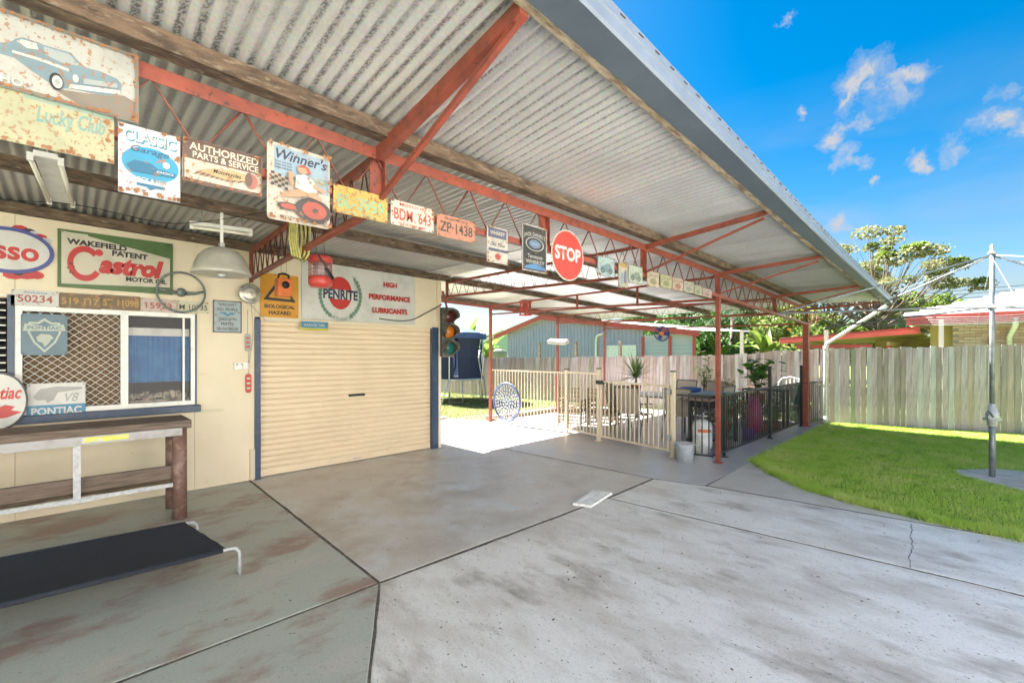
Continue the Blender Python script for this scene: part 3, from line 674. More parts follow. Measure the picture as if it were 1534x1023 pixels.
class Sign:
    """Flat board facing +x; local u runs along y, v along z (0..1)."""
    def __init__(s, name, label, cat, x, tl, br, m, group=None, shape='rect', th=.005, tilt=0.0, corner=0, yz=None):
        if yz: s.y0, s.y1, s.z0, s.z1 = yz
        else:
            s.y0, s.y1 = at_x(tl[0], tl[1], x).y, at_x(br[0], br[1], x).y
            s.z1, s.z0 = at_x(tl[0], tl[1], x).z, at_x(br[0], br[1], x).z
        s.w, s.h = s.y1 - s.y0, s.z1 - s.z0; s.x = x; s.k = 0
        s.cy, s.cz = (s.y0 + s.y1) / 2, (s.z0 + s.z1) / 2
        s.root = thing(name, label, cat, (x, s.cy, s.cz), group); SIGNS.append(s)
        if tilt: s.root.rotation_euler = (tilt, 0, 0)
        mb = MB(); P = s.outline(shape); n = len(P)
        a = [mb.bm.verts.new((x - th, *p)) for p in P]; b = [mb.bm.verts.new((x, *p)) for p in P]
        mb.bm.faces.new(a[::-1]); mb.bm.faces.new(b)
        for i in range(n): mb.bm.faces.new((a[i], a[(i + 1) % n], b[(i + 1) % n], b[i]))
        mb.build('board', m, s.root)
    def P(s, u, v): return (s.y0 + s.w * u, s.z0 + s.h * v)
    def outline(s, shape, u0=0, v0=0, u1=1, v1=1):
        if shape == 'rect': return [s.P(u0, v0), s.P(u1, v0), s.P(u1, v1), s.P(u0, v1)]
        if shape == 'round':
            r = min(s.w, s.h) * .06; out = []
            for (cu, cv, a0) in ((1, 0, -90), (1, 1, 0), (0, 1, 90), (0, 0, 180)):
                py_, pz_ = s.P(u0 if cu == 0 else u1, v0 if cv == 0 else v1); py_ += r if cu == 0 else -r; pz_ += r if cv == 0 else -r
                for q in range(4): a = R(a0 + 30 * q); out.append((py_ + r * math.cos(a), pz_ + r * math.sin(a)))
            return out
        if shape == 'oval':
            return [(s.P((u0 + u1) / 2 + (u1 - u0) / 2 * math.cos(a), (v0 + v1) / 2 + (v1 - v0) / 2 * math.sin(a))) for a in [2 * math.pi * i / 40 for i in range(40)]]
        if shape == 'oct':
            return [(s.P(.5 + .54 * math.cos(a), .5 + .54 * math.sin(a))) for a in [math.pi / 8 + math.pi / 4 * i for i in range(8)]]
    def poly(s, uv, m, name='print'):
        s.k += 1; x = s.x + .0009 * s.k; mb = MB(); mb.face([(x, *s.P(*p)) for p in uv]); o = mb.build(name, m, s.root, norm=False); return o
    def rect(s, u0, v0, u1, v1, m, name='panel'): return s.poly([(u0, v0), (u1, v0), (u1, v1), (u0, v1)], m, name)
    def oval(s, cu, cv, ru, rv, m, name='disc', a0=0, a1=360, n=32, close=False):
        pts = [(cu + ru * math.cos(R(a0 + (a1 - a0) * i / n)), cv + rv * math.sin(R(a0 + (a1 - a0) * i / n))) for i in range(n + (0 if a1 - a0 == 360 else 1))]
        return s.poly(pts, m, name)
    def ring(s, cu, cv, ru, rv, t, m, name='ring', a0=0, a1=360):
        s.k += 1; x = s.x + .0009 * s.k; mb = MB(); n = 40; A = []
        for i in range(n + 1):
            a = R(a0 + (a1 - a0) * i / n); A.append((mb.bm.verts.new((x, *s.P(cu + ru * math.cos(a), cv + rv * math.sin(a)))), mb.bm.verts.new((x, *s.P(cu + ru * (1 - t) * math.cos(a), cv + rv * (1 - t) * math.sin(a))))))
        for a, b in zip(A, A[1:]): mb.bm.faces.new((a[0], b[0], b[1], a[1]))
        return mb.build(name, m, s.root, norm=False)
    def border(s, t, m, name='border'):
        s.k += 1; x = s.x + .0009 * s.k; mb = MB(); tu, tv = t / s.w, t / s.h
        for (a, b, c, d) in ((0, 0, 1, tv), (0, 1 - tv, 1, 1), (0, tv, tu, 1 - tv), (1 - tu, tv, 1, 1 - tv)):
            mb.face([(x, *s.P(a, b)), (x, *s.P(c, b)), (x, *s.P(c, d)), (x, *s.P(a, d))])
        return mb.build(name, m, s.root, norm=False)
    def rust(s, n=26, m=None):
        s.k += 1; x = s.x + .0009 * s.k; mb = MB(); a_ = s.w / s.h
        for i in range(n):
            e = random.choice('lbbrtcc'); t = random.random(); q = abs(random.gauss(0, .03))
            u, v = {'l': (q, t), 'r': (1 - q, t), 'b': (t, q), 't': (t, 1 - q), 'c': (random.choice((.02, .98)) + random.gauss(0, .02), random.choice((.03, .97)) + random.gauss(0, .02))}[e]
            rr = random.uniform(.003, .012); pts = []
            for k in range(9):
                an = 2 * math.pi * k / 9; f = random.uniform(.5, 1.4); py_, pz_ = s.P(u, v); py_ += rr * f * math.cos(an); pz_ += rr * f * math.sin(an)
                pts.append((x + i * .00002, min(max(py_, s.y0 + .001), s.y1 - .001), min(max(pz_, s.z0 + .001), s.z1 - .001)))
            mb.face(pts)
        o = mb.build('rust_patch', m or mat('rust_edge', (.29, .135, .06), .85, col2=(.19, .09, .045), scale=60), s.root, norm=False); o['kind'] = 'stuff'; return o
    def text(s, body, cu, cv, wu, hv, m, shear=0, bold=.01, rot=0.0, name='lettering', spacing=1.0, arc=None):
        s.k += 1; me = text_mesh(body, wu * s.w, hv * s.h, shear, bold, spacing=spacing); 
        if not len(me.vertices): return
        co = np.empty(len(me.vertices) * 3); me.vertices.foreach_get('co', co); co = co.reshape(-1, 3)
        if arc is not None:          # bend upwards (arc>0) or downwards
            co[:, 1] -= arc * s.h * (2 * co[:, 0] / (wu * s.w)) ** 2
        c_, s_ = math.cos(rot), math.sin(rot); X = co[:, 0] * c_ - co[:, 1] * s_; Y = co[:, 0] * s_ + co[:, 1] * c_
        py_, pz_ = s.P(cu, cv); off = OFF[s.root.name]
        out = np.stack([np.full(len(co), s.x + .0009 * s.k - off.x), X + py_ - off.y, Y + pz_ - off.z], 1)
        me.vertices.foreach_set('co', out.ravel()); me.update(); me.materials.clear(); me.materials.append(m); me.name = name
        o = bpy.data.objects.new(name, me); C.objects.link(o); o.parent = s.root; return o
def clean(name, c, rough=.4):
    c = tuple(x * .74 for x in c)
    return mat(name, c, rough, col2=tuple(x * .82 for x in c), scale=5, lo=.45, hi=.75)
K_red = clean('print_red', (.62, .03, .025)); K_black = clean('print_black', (.02, .02, .022)); K_white = clean('print_white', (.74, .73, .69))
K_blue = clean('print_blue', (.06, .08, .33)); K_green = clean('print_green', (.075, .16, .03)); K_cream = clean('print_cream', (.70, .64, .50))
K_slate = clean('print_slate', (.10, .19, .25)); K_pale = clean('print_pale_green', (.50, .56, .46)); K_sky = clean('print_sky', (.05, .28, .48))
K_orange = clean('print_orange', (.80, .36, .01)); K_navy = clean('print_navy', (.035, .045, .11)); K_laurel = clean('print_laurel', (.17, .30, .22))
K_grey = clean('print_grey', (.42, .42, .40)); K_lime = clean('print_yellow', (.6, .55, .08))
SX = WX + .022
# oval red-white-blue sign
s = Sign('oval_sign', 'oval white sign with thick blue ring and red lettering high on the cream wall', 'sign', SX, (-62, 330), (81, 415), K_blue, shape='oval', th=.02)
s.oval(.5, .5, .45, .42, K_white, 'face'); s.text('Esso', .50, .50, .66, .42, K_red, bold=.03)
fl = s.k
for (u0, v0, w_, h_, m_) in ((.62, .98, .10, .10, K_red), (.72, .93, .09, .10, K_black), (.78, .90, .08, .09, K_white), (.84, .86, .09, .08, K_red), (.91, .79, .07, .08, K_white), (.55, -.03, .12, .09, K_red), (.67, -.02, .14, .08, K_red), (.80, .01, .09, .09, K_red), (.60, .02, .06, .05, K_black)):
    o = s.oval(u0, v0, w_, h_, m_, 'scroll_patch', n=9); o.location.x = -.024
# green, cream oil sign
s = Sign('oil_sign', 'rectangular green and cream sign with large red script above the window', 'sign', SX, (86, 342), (259, 442), K_green, th=.015)
s.poly([(.03, .06), (.97, .14), (.97, .70), (.17, .955), (.03, .97)], K_cream, 'cream_band'); s.poly([(.03, .96), (.24, .96), (.24, .915), (.03, .955)], K_cream, 'cream_corner')
s.text('WAKEFIELD', .32, .80, .50, .10, K_black, bold=.045, rot=-.02); s.text('PATENT', .60, .68, .32, .10, K_black, bold=.045, rot=-.02)
s.text('astrol', .62, .46, .58, .34, K_red, shear=.25, bold=.06, rot=-.01); s.ring(.215, .44, .14, .31, .34, K_red, 'lettering', a0=42, a1=330)
s.oval(.33, .66, .035, .06, K_red, 'lettering', n=12); s.text('MOTOR OIL', .75, .235, .38, .085, K_black, bold=.045, rot=.0)
for i in range(7): s.oval(.06 + .07 * random.random(), .25 + .2 * random.random(), .007, .015, K_black, 'rust_spot', n=7)
# number plates above the window
def plate(label, tl, br, base, ink, body, x=SX + .008, group='number plates above the window', top=None, bot=None, tw=.74, th_=.46, wear=.3, tcol=None, cy=.48):
    s = Sign('number_plate', label, 'number plate', x, tl, br, base, group, 'round', th=.003)
    s.text(body, .5, cy, tw, th_, ink, bold=.02)
    if top: s.text(top, .5, .87, .5, .14, tcol or ink, bold=.01)
    if bot: s.text(bot, .5, .10, .55, .12, tcol or ink, bold=.01)
    return s
PW = signmat('plate_white', (.74, .73, .69), .06); PO = signmat('plate_brown', (.20, .12, .045), .2, rust=(.42, .2, .04)); PP = signmat('plate_pinkish', (.70, .56, .50), .1)
PC = signmat('plate_cream', (.74, .70, .50), .08); KR = signmat('ink_red', (.48, .10, .07), .1); KO = signmat('ink_ochre', (.62, .36, .08), .15); KD = signmat('ink_dark', (.09, .08, .07), .1)
KB = signmat('ink_blue', (.10, .18, .42), .1)
plate('white number plate reading 50234, leftmost in the row above the window', (16, 433), (88, 461), PW, KR, '50234', top='Alabama', tcol=KB)
plate('dark brown number plate reading 519 117 above the window', (89, 438), (151, 464), PO, KO, '519 117', tw=.9)
plate('brown number plate reading ST 11098 above the window', (152, 441), (210, 466), PO, KO, 'ST 11098', tw=.92)
plate('faded pinkish number plate reading 15923 behind the steering wheel', (211, 446), (264, 469), PP, KR, '15923')
plate('yellowed number plate reading M 10735, rightmost above the window', (266, 450), (313, 470), PC, KD, 'M 10735', tw=.9)
# framed verse sign
s = Sign('tin_sign', 'pale blue tin sign of small dark text left of the roller door', 'sign', SX, (319, 449), (362, 499), signmat('tin_pale_blue', (.42, .52, .55), .15))
s.border(.012, KD)
for i, (t, w_) in enumerate((('GUNS DON\'T', .6), ('KILL PEOPLE', .7), ('', 0), ('DADS WITH', .62), ('PRETTY', .45), ('DAUGHTERS DO', .75))):
    if t: s.text(t, .5, .88 - i * .152, w_, .085, KD, bold=.02)
s.poly([(.2, .62), (.42, .64), (.5, .57), (.6, .64), (.82, .62), (.6, .57), (.5, .50), (.4, .57)], K_sky, 'motif')
# window signs
s = Sign('shield_sign', 'square slate blue sign with pale shield and bird head in the window', 'sign', WX + .035, (31, 469), (101, 532), K_slate, shape='round')
sh = [(.16, .80), (.35, .80), (.5, .90), (.65, .80), (.84, .80), (.86, .55), (.74, .30), (.5, .06), (.26, .30), (.14, .55)]
s.poly(sh, K_pale, 'shield'); s.poly([(.5 + (u - .5) * .84, .5 + (v - .5) * .84) for u, v in sh], K_slate, 'shield_field')
s.poly([(.04, .58), (.96, .60), (.92, .76), (.5, .70), (.08, .76)], K_pale, 'banner'); s.text('PONTIAC', .5, .665, .72, .085, K_slate, bold=.03)
s.poly([(.32, .44), (.42, .52), (.62, .50), (.70, .42), (.64, .38), (.60, .30), (.50, .20), (.46, .30), (.38, .32), (.34, .36)], K_pale, 'bird_head')
s = Sign('banner_sign', 'white sign with grey bird head over a blue band at the window foot', 'sign', WX + .035, (40, 575), (128, 621), K_white)
s.rect(0, 0, 1, .36, K_sky, 'blue_band'); s.text('PONTIAC', .5, .18, .86, .22, K_white, bold=.03)
s.poly([(.10, .60), (.22, .84), (.50, .90), (.92, .86), (.96, .80), (.52, .72), (.44, .50), (.34, .42), (.30, .52), (.18, .50)], K_grey, 'bird_head')
s.text('V8', .76, .56, .24, .26, K_grey, shear=.3)
s = Sign('round_sign', 'round white sign with red script and arrowhead leaning at the bench', 'sign', WX + .14, (-52, 558), (42, 642), K_black, shape='oval', th=.01)
s.oval(.5, .5, .465, .465, K_white, 'face'); s.text('Pontiac', .52, .64, .76, .22, K_red, shear=.3, bold=.03)
s.poly([(.30, .30), (.62, .44), (.78, .40), (.72, .34), (.90, .30), (.66, .22), (.45, .20)], K_red, 'arrowhead')
# hazard + large lubricant sign
s = Sign('hazard_sign', 'orange hazard sign with black triangle left of the large white sign', 'sign', SX, (390, 408), (447, 477), K_orange)
s.poly([(.07, .39), (.93, .37), (.5, .93)], K_black, 'triangle'); s.poly([(.20, .45), (.80, .44), (.5, .80)], K_orange, 'triangle_field')
s.text('BIOLOGICAL', .5, .25, .80, .085, K_black, bold=.04); s.text('HAZARD', .5, .105, .58, .085, K_black, bold=.04)
s = Sign('lubricant_sign', 'long white sign with red disc and green laurel above the roller door', 'sign', SX, (452, 389), (622, 487), K_white, th=.012)
s.oval(.30, .50, .098, .29, K_red, 'red_disc'); s.rect(.165, .39, .445, .56, K_white, 'white_band'); s.text('PENRITE', .305, .475, .285, .175, K_navy, bold=.04)
for side in (-1, 1):
    for i in range(12):
        a = R(-58 + i * 9.5) if side > 0 else R(238 - i * 9.5); cu, cv = .302 + .165 * math.cos(a), .46 + .42 * math.sin(a)
        s.oval(cu, cv, .016 if i < 11 else .008, .040, K_laurel, 'laurel_leaf', n=7)
s.text('THE CLASSIC OIL', .305, .035, .20, .06, K_laurel, arc=-.07, bold=.01)
s.text('HIGH', .74, .74, .13, .10, K_red, bold=.045); s.text('PERFORMANCE', .74, .49, .40, .105, K_red, bold=.045); s.text('LUBRICANTS', .74, .24, .34, .105, K_red, bold=.045)
s = Sign('strip_sign', 'narrow blue and yellow strip plate stuck under the large white sign', 'sign', SX + .03, (450, 481), (492, 496), K_lime)
s.rect(.02, .30, .98, 1, K_sky, 'blue_band'); s.text('GARAGE TIME', .5, .62, .75, .30, K_cream)

# signs hung along the beam
HX = BX + .045
def four(x, ul, tl, bl, ur, tr, br):
    a, b, c, d = at_x(ul, tl, x), at_x(ul, bl, x), at_x(ur, tr, x), at_x(ur, br, x)
    return (a.y, c.y, (b.z + d.z) / 2, (a.z + c.z) / 2)
GB = 'tin signs hung along the beam'
yz = four(HX, -60, 0, 0, 207, 88, 187); yz = (yz[0], yz[1], at_x(206, 187, HX).z, at_x(207, 88, HX).z)
s = Sign('car_sign', 'large rust speckled tin sign showing a blue vintage car', 'sign', HX + .012, None, None, signmat('tin_car_ground', (.50, .50, .455), .20, 46), GB, yz=yz)
CB = signmat('tin_car_blue', (.20, .29, .34), .24, 44); CD = signmat('tin_car_dark', (.24, .21, .17), .24, 44); CW = signmat('tin_car_white', (.62, .62, .57), .24, 44); CG = signmat('tin_car_glass', (.38, .43, .42), .24, 44)
def U_(u): return (at_x(u, 200, HX).y - yz[0]) / (yz[1] - yz[0])
def Q_(pts): return [(((at_x(a / 3.197, b / 3.197, HX).y - yz[0]) / (yz[1] - yz[0])), ((at_x(a / 3.197, b / 3.197, HX).z - yz[2]) / (yz[3] - yz[2]))) for a, b in pts]
s.poly(Q_([(250, 430), (420, 455), (590, 465), (655, 500), (652, 585), (540, 565), (380, 510)]), CD, 'ground_shadow')
s.poly(Q_([(-60, 215), (50, 212), (75, 195), (110, 188), (185, 213), (205, 223), (340, 262), (375, 300), (405, 330), (480, 350), (560, 385), (580, 410), (578, 445), (560, 468), (490, 463), (420, 450), (330, 430), (290, 432), (230, 400), (150, 345), (70, 285), (-60, 250)]), CB, 'car_body')
s.poly(Q_([(80, 206), (105, 198), (175, 217), (186, 248), (130, 240)]), CW, 'side_glass'); s.poly(Q_([(208, 232), (330, 268), (368, 308), (393, 327), (300, 312), (218, 272)]), CG, 'windscreen')
s.poly(Q_([(60, 250), (200, 290), (330, 340), (330, 352), (200, 305), (60, 262)]), CW, 'side_flash'); s.poly(Q_([(330, 412), (575, 442), (572, 462), (330, 432)]), CW, 'bumper'); s.poly(Q_([(400, 385), (560, 410), (560, 432), (400, 412)]), CG, 'grille')
_w = Q_([(270, 400)])[0]; s.oval(*_w, .040, .115, K_black, 'tyre'); s.oval(_w[0] + .006, _w[1] - .005, .030, .085, CW, 'wheel_rim'); s.oval(_w[0] + .006, _w[1] - .005, .015, .04, CG, 'hub')
_w = Q_([(362, 388)])[0]; s.oval(*_w, .018, .055, CW, 'headlamp', n=12)
s.text('SHOP', *Q_([(60, 398)])[0], .2, .10, CW, bold=.02); s.border(.012, CD)
yz = (at_x(-50, 200, HX).y, at_x(171, 200, HX).y, at_x(170, 246, HX).z, at_x(172, 160, HX).z)
s = Sign('faded_sign', 'faded yellow tin sign with ghostly script below the car sign', 'sign', HX, None, None, signmat('tin_faded', (.46, .455, .28), .28, 48), GB, yz=yz)
s.rect(.35, .74, 1, 1, signmat('tin_faded_green', (.30, .42, .34), .2, 46), 'green_wash'); s.text('Lucky Club', .68, .52, .5, .34, signmat('tin_faded_ink', (.22, .38, .33), .15, 46), shear=.3, bold=.02, rot=.05)
s = Sign('garage_sign', 'white tin sign with bright blue oval and car, rusty left edge', 'sign', HX, None, None, signmat('tin_white_blue', (.60, .64, .68), .14, 34), GB, yz=four(HX, 177, 183, 286, 270, 206, 305))
s.oval(.51, .48, .46, .25, signmat('tin_cyan', (.03, .33, .55), .18, 30), 'blue_oval')
s.text('CLASSIC', .52, .84, .84, .17, signmat('tin_teal', (.05, .27, .36), .15), bold=.03); s.text('CLASSIC', .50, .855, .84, .16, signmat('tin_w', (.66, .68, .66), .2, 30), bold=.015)
s.text('Garage', .5, .66, .62, .12, signmat('tin_navy', (.03, .12, .22), .15), shear=.25, bold=.015); s.oval(.76, .52, .06, .045, K_white, 'badge', n=14)
s.poly([(.12, .42), (.25, .50), (.5, .50), (.62, .44), (.92, .42), (.9, .35), (.2, .33)], signmat('tin_deepblue', (.015, .16, .30), .1), 'car_shape'); s.text('OOO', .74, .395, .28, .03, K_white)
s.text('ROCK & RIDE', .5, .24, .55, .055, signmat('tin_w', (.7, .7, .7)), bold=.03); s.poly([(.28, .18), (.74, .18), (.74, .14), (.58, .14), (.5, .10), (.44, .14), (.28, .14)], signmat('tin_deepblue', (0, 0, 0)), 'scroll')
s = Sign('service_sign', 'brown banded tin sign with a feathered emblem right of the blue oval sign', 'sign', HX, None, None, signmat('tin_buff', (.64, .58, .48), .22, 40), GB, yz=four(HX, 273, 206, 271, 391, 237, 296))
TB = signmat('tin_brown', (.16, .095, .075), .15, 34)
s.rect(0, .56, 1, 1, TB, 'brown_band'); s.rect(0, 0, 1, .09, TB, 'brown_foot'); s.text('AUTHORIZED', .52, .86, .88, .18, K_cream, bold=.02); s.text('PARTS & SERVICE', .54, .67, .84, .15, K_cream, bold=.02)
for i in range(9): s.poly([(.76 - i * .065, .30), (.80 - i * .065, .42 - i * .012), (.68 - i * .065, .24 + i * .003), (.64 - i * .065, .18)], signmat('tin_wine', (.26, .09, .08), .2), 'feather')
s.poly([(.15, .30), (.35, .42), (.62, .50), (.80, .46), (.80, .30), (.5, .22)], signmat('tin_tan', (.58, .40, .20), .25), 'tan_field'); s.text('Motorcycles', .54, .36, .36, .13, K_black, shear=.3, bold=.02)
s.oval(.86, .33, .085, .19, signmat('tin_rose', (.45, .15, .12), .15), 'emblem_head', n=14); s.oval(.82, .36, .05, .17, TB, 'emblem_dark', n=12)
s.border(.006, TB)
s = Sign('winners_sign', 'tall tin sign with seated figure on a red tyre and chequered flag', 'sign', HX + .01, None, None, signmat('tin_winner', (.62, .55, .46), .25, 36), GB, yz=four(HX + .01, 400, 209, 326, 494, 238, 345), shape='round')
WB = signmat('tin_skyblue', (.33, .45, .55), .15, 30); SK = signmat('tin_skin', (.62, .33, .20), .15, 30); RD = signmat('tin_redtyre', (.48, .10, .07), .15, 30); TK = signmat('tin_tyreblack', (.075, .065, .06), .15, 30); WH = signmat('tin_pale', (.66, .64, .58), .2, 30)
s.poly([(.10, .62), (.98, .46), (.98, .95), (.10, .97)], WB, 'sky_field')
s.text("Winner's", .54, .87, .82, .14, signmat('tin_ink', (.04, .05, .10), .1), shear=.3, bold=.02, rot=.0)
for i in range(3): s.text('WITH THE RIDE', .24, .765 - i * .04, .26, .02, K_navy)
for i in range(3): s.text('GARAGE', .82, .66 - i * .035, .2, .018, K_lime)
for i in range(5):
    for j in range(5):
        if (i + j) % 2 == 0: s.rect(.05 + i * .05, .44 + j * .035 - i * .01, .10 + i * .05, .475 + j * .035 - i * .01, TK, 'flag_check')
s.oval(.70, .20, .30, .165, TK, 'tyre'); s.oval(.72, .205, .20, .115, RD, 'tyre_wall'); s.oval(.73, .205, .05, .03, TK, 'hub'); s.oval(.30, .19, .17, .05, RD, 'small_tyre'); s.ring(.30, .19, .17, .05, .3, TK)
s.poly([(.18, .30), (.22, .36), (.55, .48), (.82, .40), (.84, .34), (.60, .38), (.45, .34)], SK, 'legs'); s.poly([(.40, .46), (.42, .62), (.55, .66), (.70, .60), (.76, .46), (.60, .42)], WH, 'shirt')
s.poly([(.42, .60), (.30, .66), (.30, .54), (.35, .46), (.38, .48), (.36, .58)], SK, 'arm'); s.poly([(.70, .56), (.90, .50), (.88, .46), (.68, .50)], SK, 'arm'); s.oval(.52, .71, .085, .055, SK, 'face', n=14); s.poly([(.43, .73), (.52, .78), (.62, .75), (.66, .66), (.60, .68), (.56, .74)], RD, 'hair')
s.text('MOTORS & TYRES', .52, .045, .7, .03, TK)
def bplate(label, q, base, ink, body, top=None, bot=None, **kw):
    s = Sign('number_plate', label, 'number plate', HX + .004, None, None, base, 'number plates hung along the beam', 'round', th=.003, yz=four(HX, *q))
    s.text(body, .5, .47, .86, .48, ink, bold=.02)
    if top: s.text(top, .5, .87, .62, .13, ink, bold=.01)
    if bot: s.text(bot, .5, .09, .6, .11, ink, bold=.01)
bplate('rusty yellow number plate reading BL 3959 beside the tyre sign', (499, 276, 319, 580, 295, 333), signmat('plate_rust', (.62, .42, .10), .35, 34), signmat('ink_mint', (.28, .50, .32), .1), 'BL-3959', bot='DRIVE SAFELY')
bplate('white number plate with red characters BDM 643 on the beam', (585, 297, 336, 649, 315, 349), signmat('plate_w2', (.68, .64, .55), .14, 34), signmat('ink_red2', (.60, .10, .07), .1), 'BDM  643', top='MISSOURI', bot='SHOW ME')
bplate('salmon pink number plate reading ZP 1438 on the beam', (654, 320, 353, 711, 333, 364), signmat('plate_salmon', (.62, .27, .18), .25, 34), KD, 'ZP·1438', top='OKLAHOMA IS OK')
s = Sign('label_sign', 'small pale tin sign with dark bands hanging left of the black label sign', 'sign', HX + .004, None, None, signmat('tin_label', (.62, .57, .5), .18, 34), GB, yz=four(HX, 729, 337, 390, 760, 346, 399))
KN2 = signmat('ink_navy2', (.12, .13, .20), .15)
s.rect(.06, .70, .94, .97, KN2, 'dark_band'); s.text('WHISKEY', .5, .84, .7, .10, K_cream); s.text('Old Time', .5, .52, .7, .10, KN2, shear=.2, bold=.02); s.rect(.06, .32, .98, .40, KN2, 'dark_band'); s.oval(.5, .18, .14, .09, KR, 'seal', n=14)
for i in range(3): s.text('aged in oak', .5, .65 - i * .035, .6, .018, KN2)
BKT = signmat('tin_black', (.05, .05, .05), .12, 34); SL = signmat('tin_silver', (.50, .50, .47), .15, 34)
s = Sign('black_label_sign', 'black upright tin sign with white lettering and oval beside the stop sign', 'sign', HX + .01, None, None, BKT, GB, yz=four(HX + .01, 782, 331, 403, 819, 346, 412))
s.border(.012, SL); s.text("JACK DANIEL'S", .5, .80, .86, .11, SL, bold=.02, arc=.05); s.ring(.5, .60, .37, .15, .12, SL); s.oval(.5, .60, .24, .09, signmat('tin_bluegrey', (.16, .26, .42), .1), 'oval_field'); s.text('OLD NO 7', .5, .60, .34, .05, SL, bold=.02)
s.text('Tennessee', .5, .33, .6, .085, SL, bold=.02); s.text('WHISKEY', .5, .21, .76, .085, SL, bold=.02); s.poly([(.06, .05), (.94, .05), (.9, .12), (.6, .165), (.35, .16), (.1, .10)], signmat('tin_bl2', (.12, .28, .52), .1), 'blue_foot')
s = Sign('stop_sign', 'round worn red stop sign with white lettering on the beam', 'stop sign', HX + .016, None, None, signmat('stop_white', (.70, .66, .58), .2, 30), GB, shape='oval', yz=(at_x(824, 384, HX).y, at_x(872, 384, HX).y, at_x(848, 421, HX).z, at_x(847, 345, HX).z))
s.oval(.5, .5, .475, .475, mat('stop_red', (.62, .05, .04), .4, col2=(.66, .55, .48), scale=30, lo=.66, hi=.70, col3=(.5, .06, .05), scale3=6), 'red_face'); s.text('STOP', .5, .53, .80, .27, K_white, bold=.035)
for i, (q, base, ink, lab) in enumerate((
    ((895, 381, 411, 920, 390, 417), (.42, .55, .56), (.22, .33, .36), 'pale aqua tin sign with a faint vehicle, first after the stop sign'),
    ((926, 391, 429, 940, 395, 433), (.55, .50, .40), (.18, .22, .28), 'tall narrow tin sign with a dark figure, second after the stop sign'),
    ((941, 395, 422, 962, 402, 428), (.50, .57, .48), (.25, .33, .27), 'pale green tin sign with a faint vehicle, third after the stop sign'),
    ((969, 404, 428, 987, 410, 432), (.60, .53, .40), (.36, .28, .18), 'small buff tin sign, fourth after the stop sign'),
    ((989, 409, 430, 1006, 415, 434), (.50, .50, .32), (.30, .30, .15), 'small olive tin sign, fifth after the stop sign'),
    ((1007, 413, 433, 1023, 420, 438), (.60, .50, .42), (.42, .20, .15), 'small pinkish tin sign, sixth after the stop sign'),
    ((1024, 419, 437, 1039, 425, 441), (.56, .52, .44), (.30, .32, .28), 'small grey buff tin sign, seventh after the stop sign'),
    ((1040, 425, 441, 1051, 430, 444), (.52, .52, .40), (.28, .33, .20), 'small greenish tin sign, eighth after the stop sign'),
    ((1052, 430, 444, 1066, 435, 447), (.60, .52, .47), (.44, .26, .22), 'small rosy tin sign nearest the near red post'))):
    s = Sign('small_sign', lab, 'sign', HX + .004 + .0, None, None, signmat('tin_s%d' % i, base, .22, 30), 'small tin signs past the stop sign', yz=four(HX, *q))
    im = signmat('tin_si%d' % i, ink, .1); s.border(.006, im)
    if i in (0, 2): s.poly([(.10, .30), (.2, .5), (.4, .55), (.5, .68), (.75, .66), (.85, .45), (.92, .32), (.8, .22), (.2, .22)], im, 'vehicle'); s.ring(.28, .28, .10, .14, .4, KD); s.ring(.72, .28, .10, .14, .4, KD)
    elif i == 1: s.rect(.1, .8, .9, .95, signmat('tin_ochre', (.5, .33, .12), .1), 'head_band'); s.poly([(.55, .2), (.85, .2), (.85, .65), (.7, .72), (.58, .6)], im, 'figure'); s.poly([(.2, .1), (.45, .1), (.5, .6), (.25, .55)], signmat('tin_bl3', (.3, .4, .5), .1), 'figure')
    else: s.text(['BEER', 'GARAGE', 'ROUTE 66', 'MOTOR', 'OIL', 'FUEL'][i - 3], .5, .74, .7, .2, im, bold=.02); s.oval(.5, .35, .28, .2, im, 'badge', n=14)

for s in SIGNS:
    if s.x > HX - .02 and s.root.name.split('.')[0] != 'stop_sign': s.k += 2; s.rust({'car_sign': 110, 'faded_sign': 90, 'winners_sign': 70, 'garage_sign': 50, 'service_sign': 40}.get(s.root.name, 22))
    sc_ = MB()
    for (u, v) in ((.04, .05), (.96, .05), (.04, .95), (.96, .95)):
        if s.root.name.split('.')[0] in ('oval_sign', 'round_sign', 'stop_sign', 'small_sign', 'strip_sign'): continue
        py_, pz_ = s.P(u, v); sc_.lathe([(.006, 0), (.005, .003), (0, .004)], (s.x + .0009 * s.k + .001, py_, pz_), 8, 'X')
    if len(sc_.bm.verts): sc_.build('fixing_screw', M_rod, s.root)['kind'] = 'stuff'
# ------------------------------------------------------------ things on and near the shed wall
M_benchtop = mat('bench_timber', (.165, .115, .085), .6, col2=(.08, .055, .042), scale=7, lo=.4, hi=.65, stretch=(6, .6, 6), bump=.3, bscale=30)
M_chrome = mat('chrome_strip', (.20, .20, .20), .38, .8, col2=(.16, .15, .14), scale=9, lo=.5, hi=.7)
M_post = mat('brown_post', (.17, .095, .075), .55, col2=(.30, .20, .16), scale=12, lo=.5, hi=.68, col3=(.08, .05, .04), scale3=25, lo3=.6, hi3=.7)
bench = thing('work_bench', 'long brown timber bench with chromed edge and round posts below the window', 'bench', (-5.85, -.6, 0))
bevel(MB().box((-6.12, -2.4, .905), (-5.56, .91, .985)).build('bench_top', M_benchtop, bench), .006)
MB().box((-5.562, -2.38, .84), (-5.55, .83, .915)).build('chrome_strip', M_chrome, bench)
MB().box((-5.549, .10, .86), (-5.546, .42, .905)).build('yellow_label', mat('yellow_strip', (.6, .58, .08), .4, col2=(.5, .5, .45), scale=14, lo=.5, hi=.6), bench)
for x in (-5.63, -6.06):
    for y_ in (.82, -2.2): MB().lathe([(.062, 0), (.062, .9)], (x, y_, 0), 16).build('leg', M_post, bench)
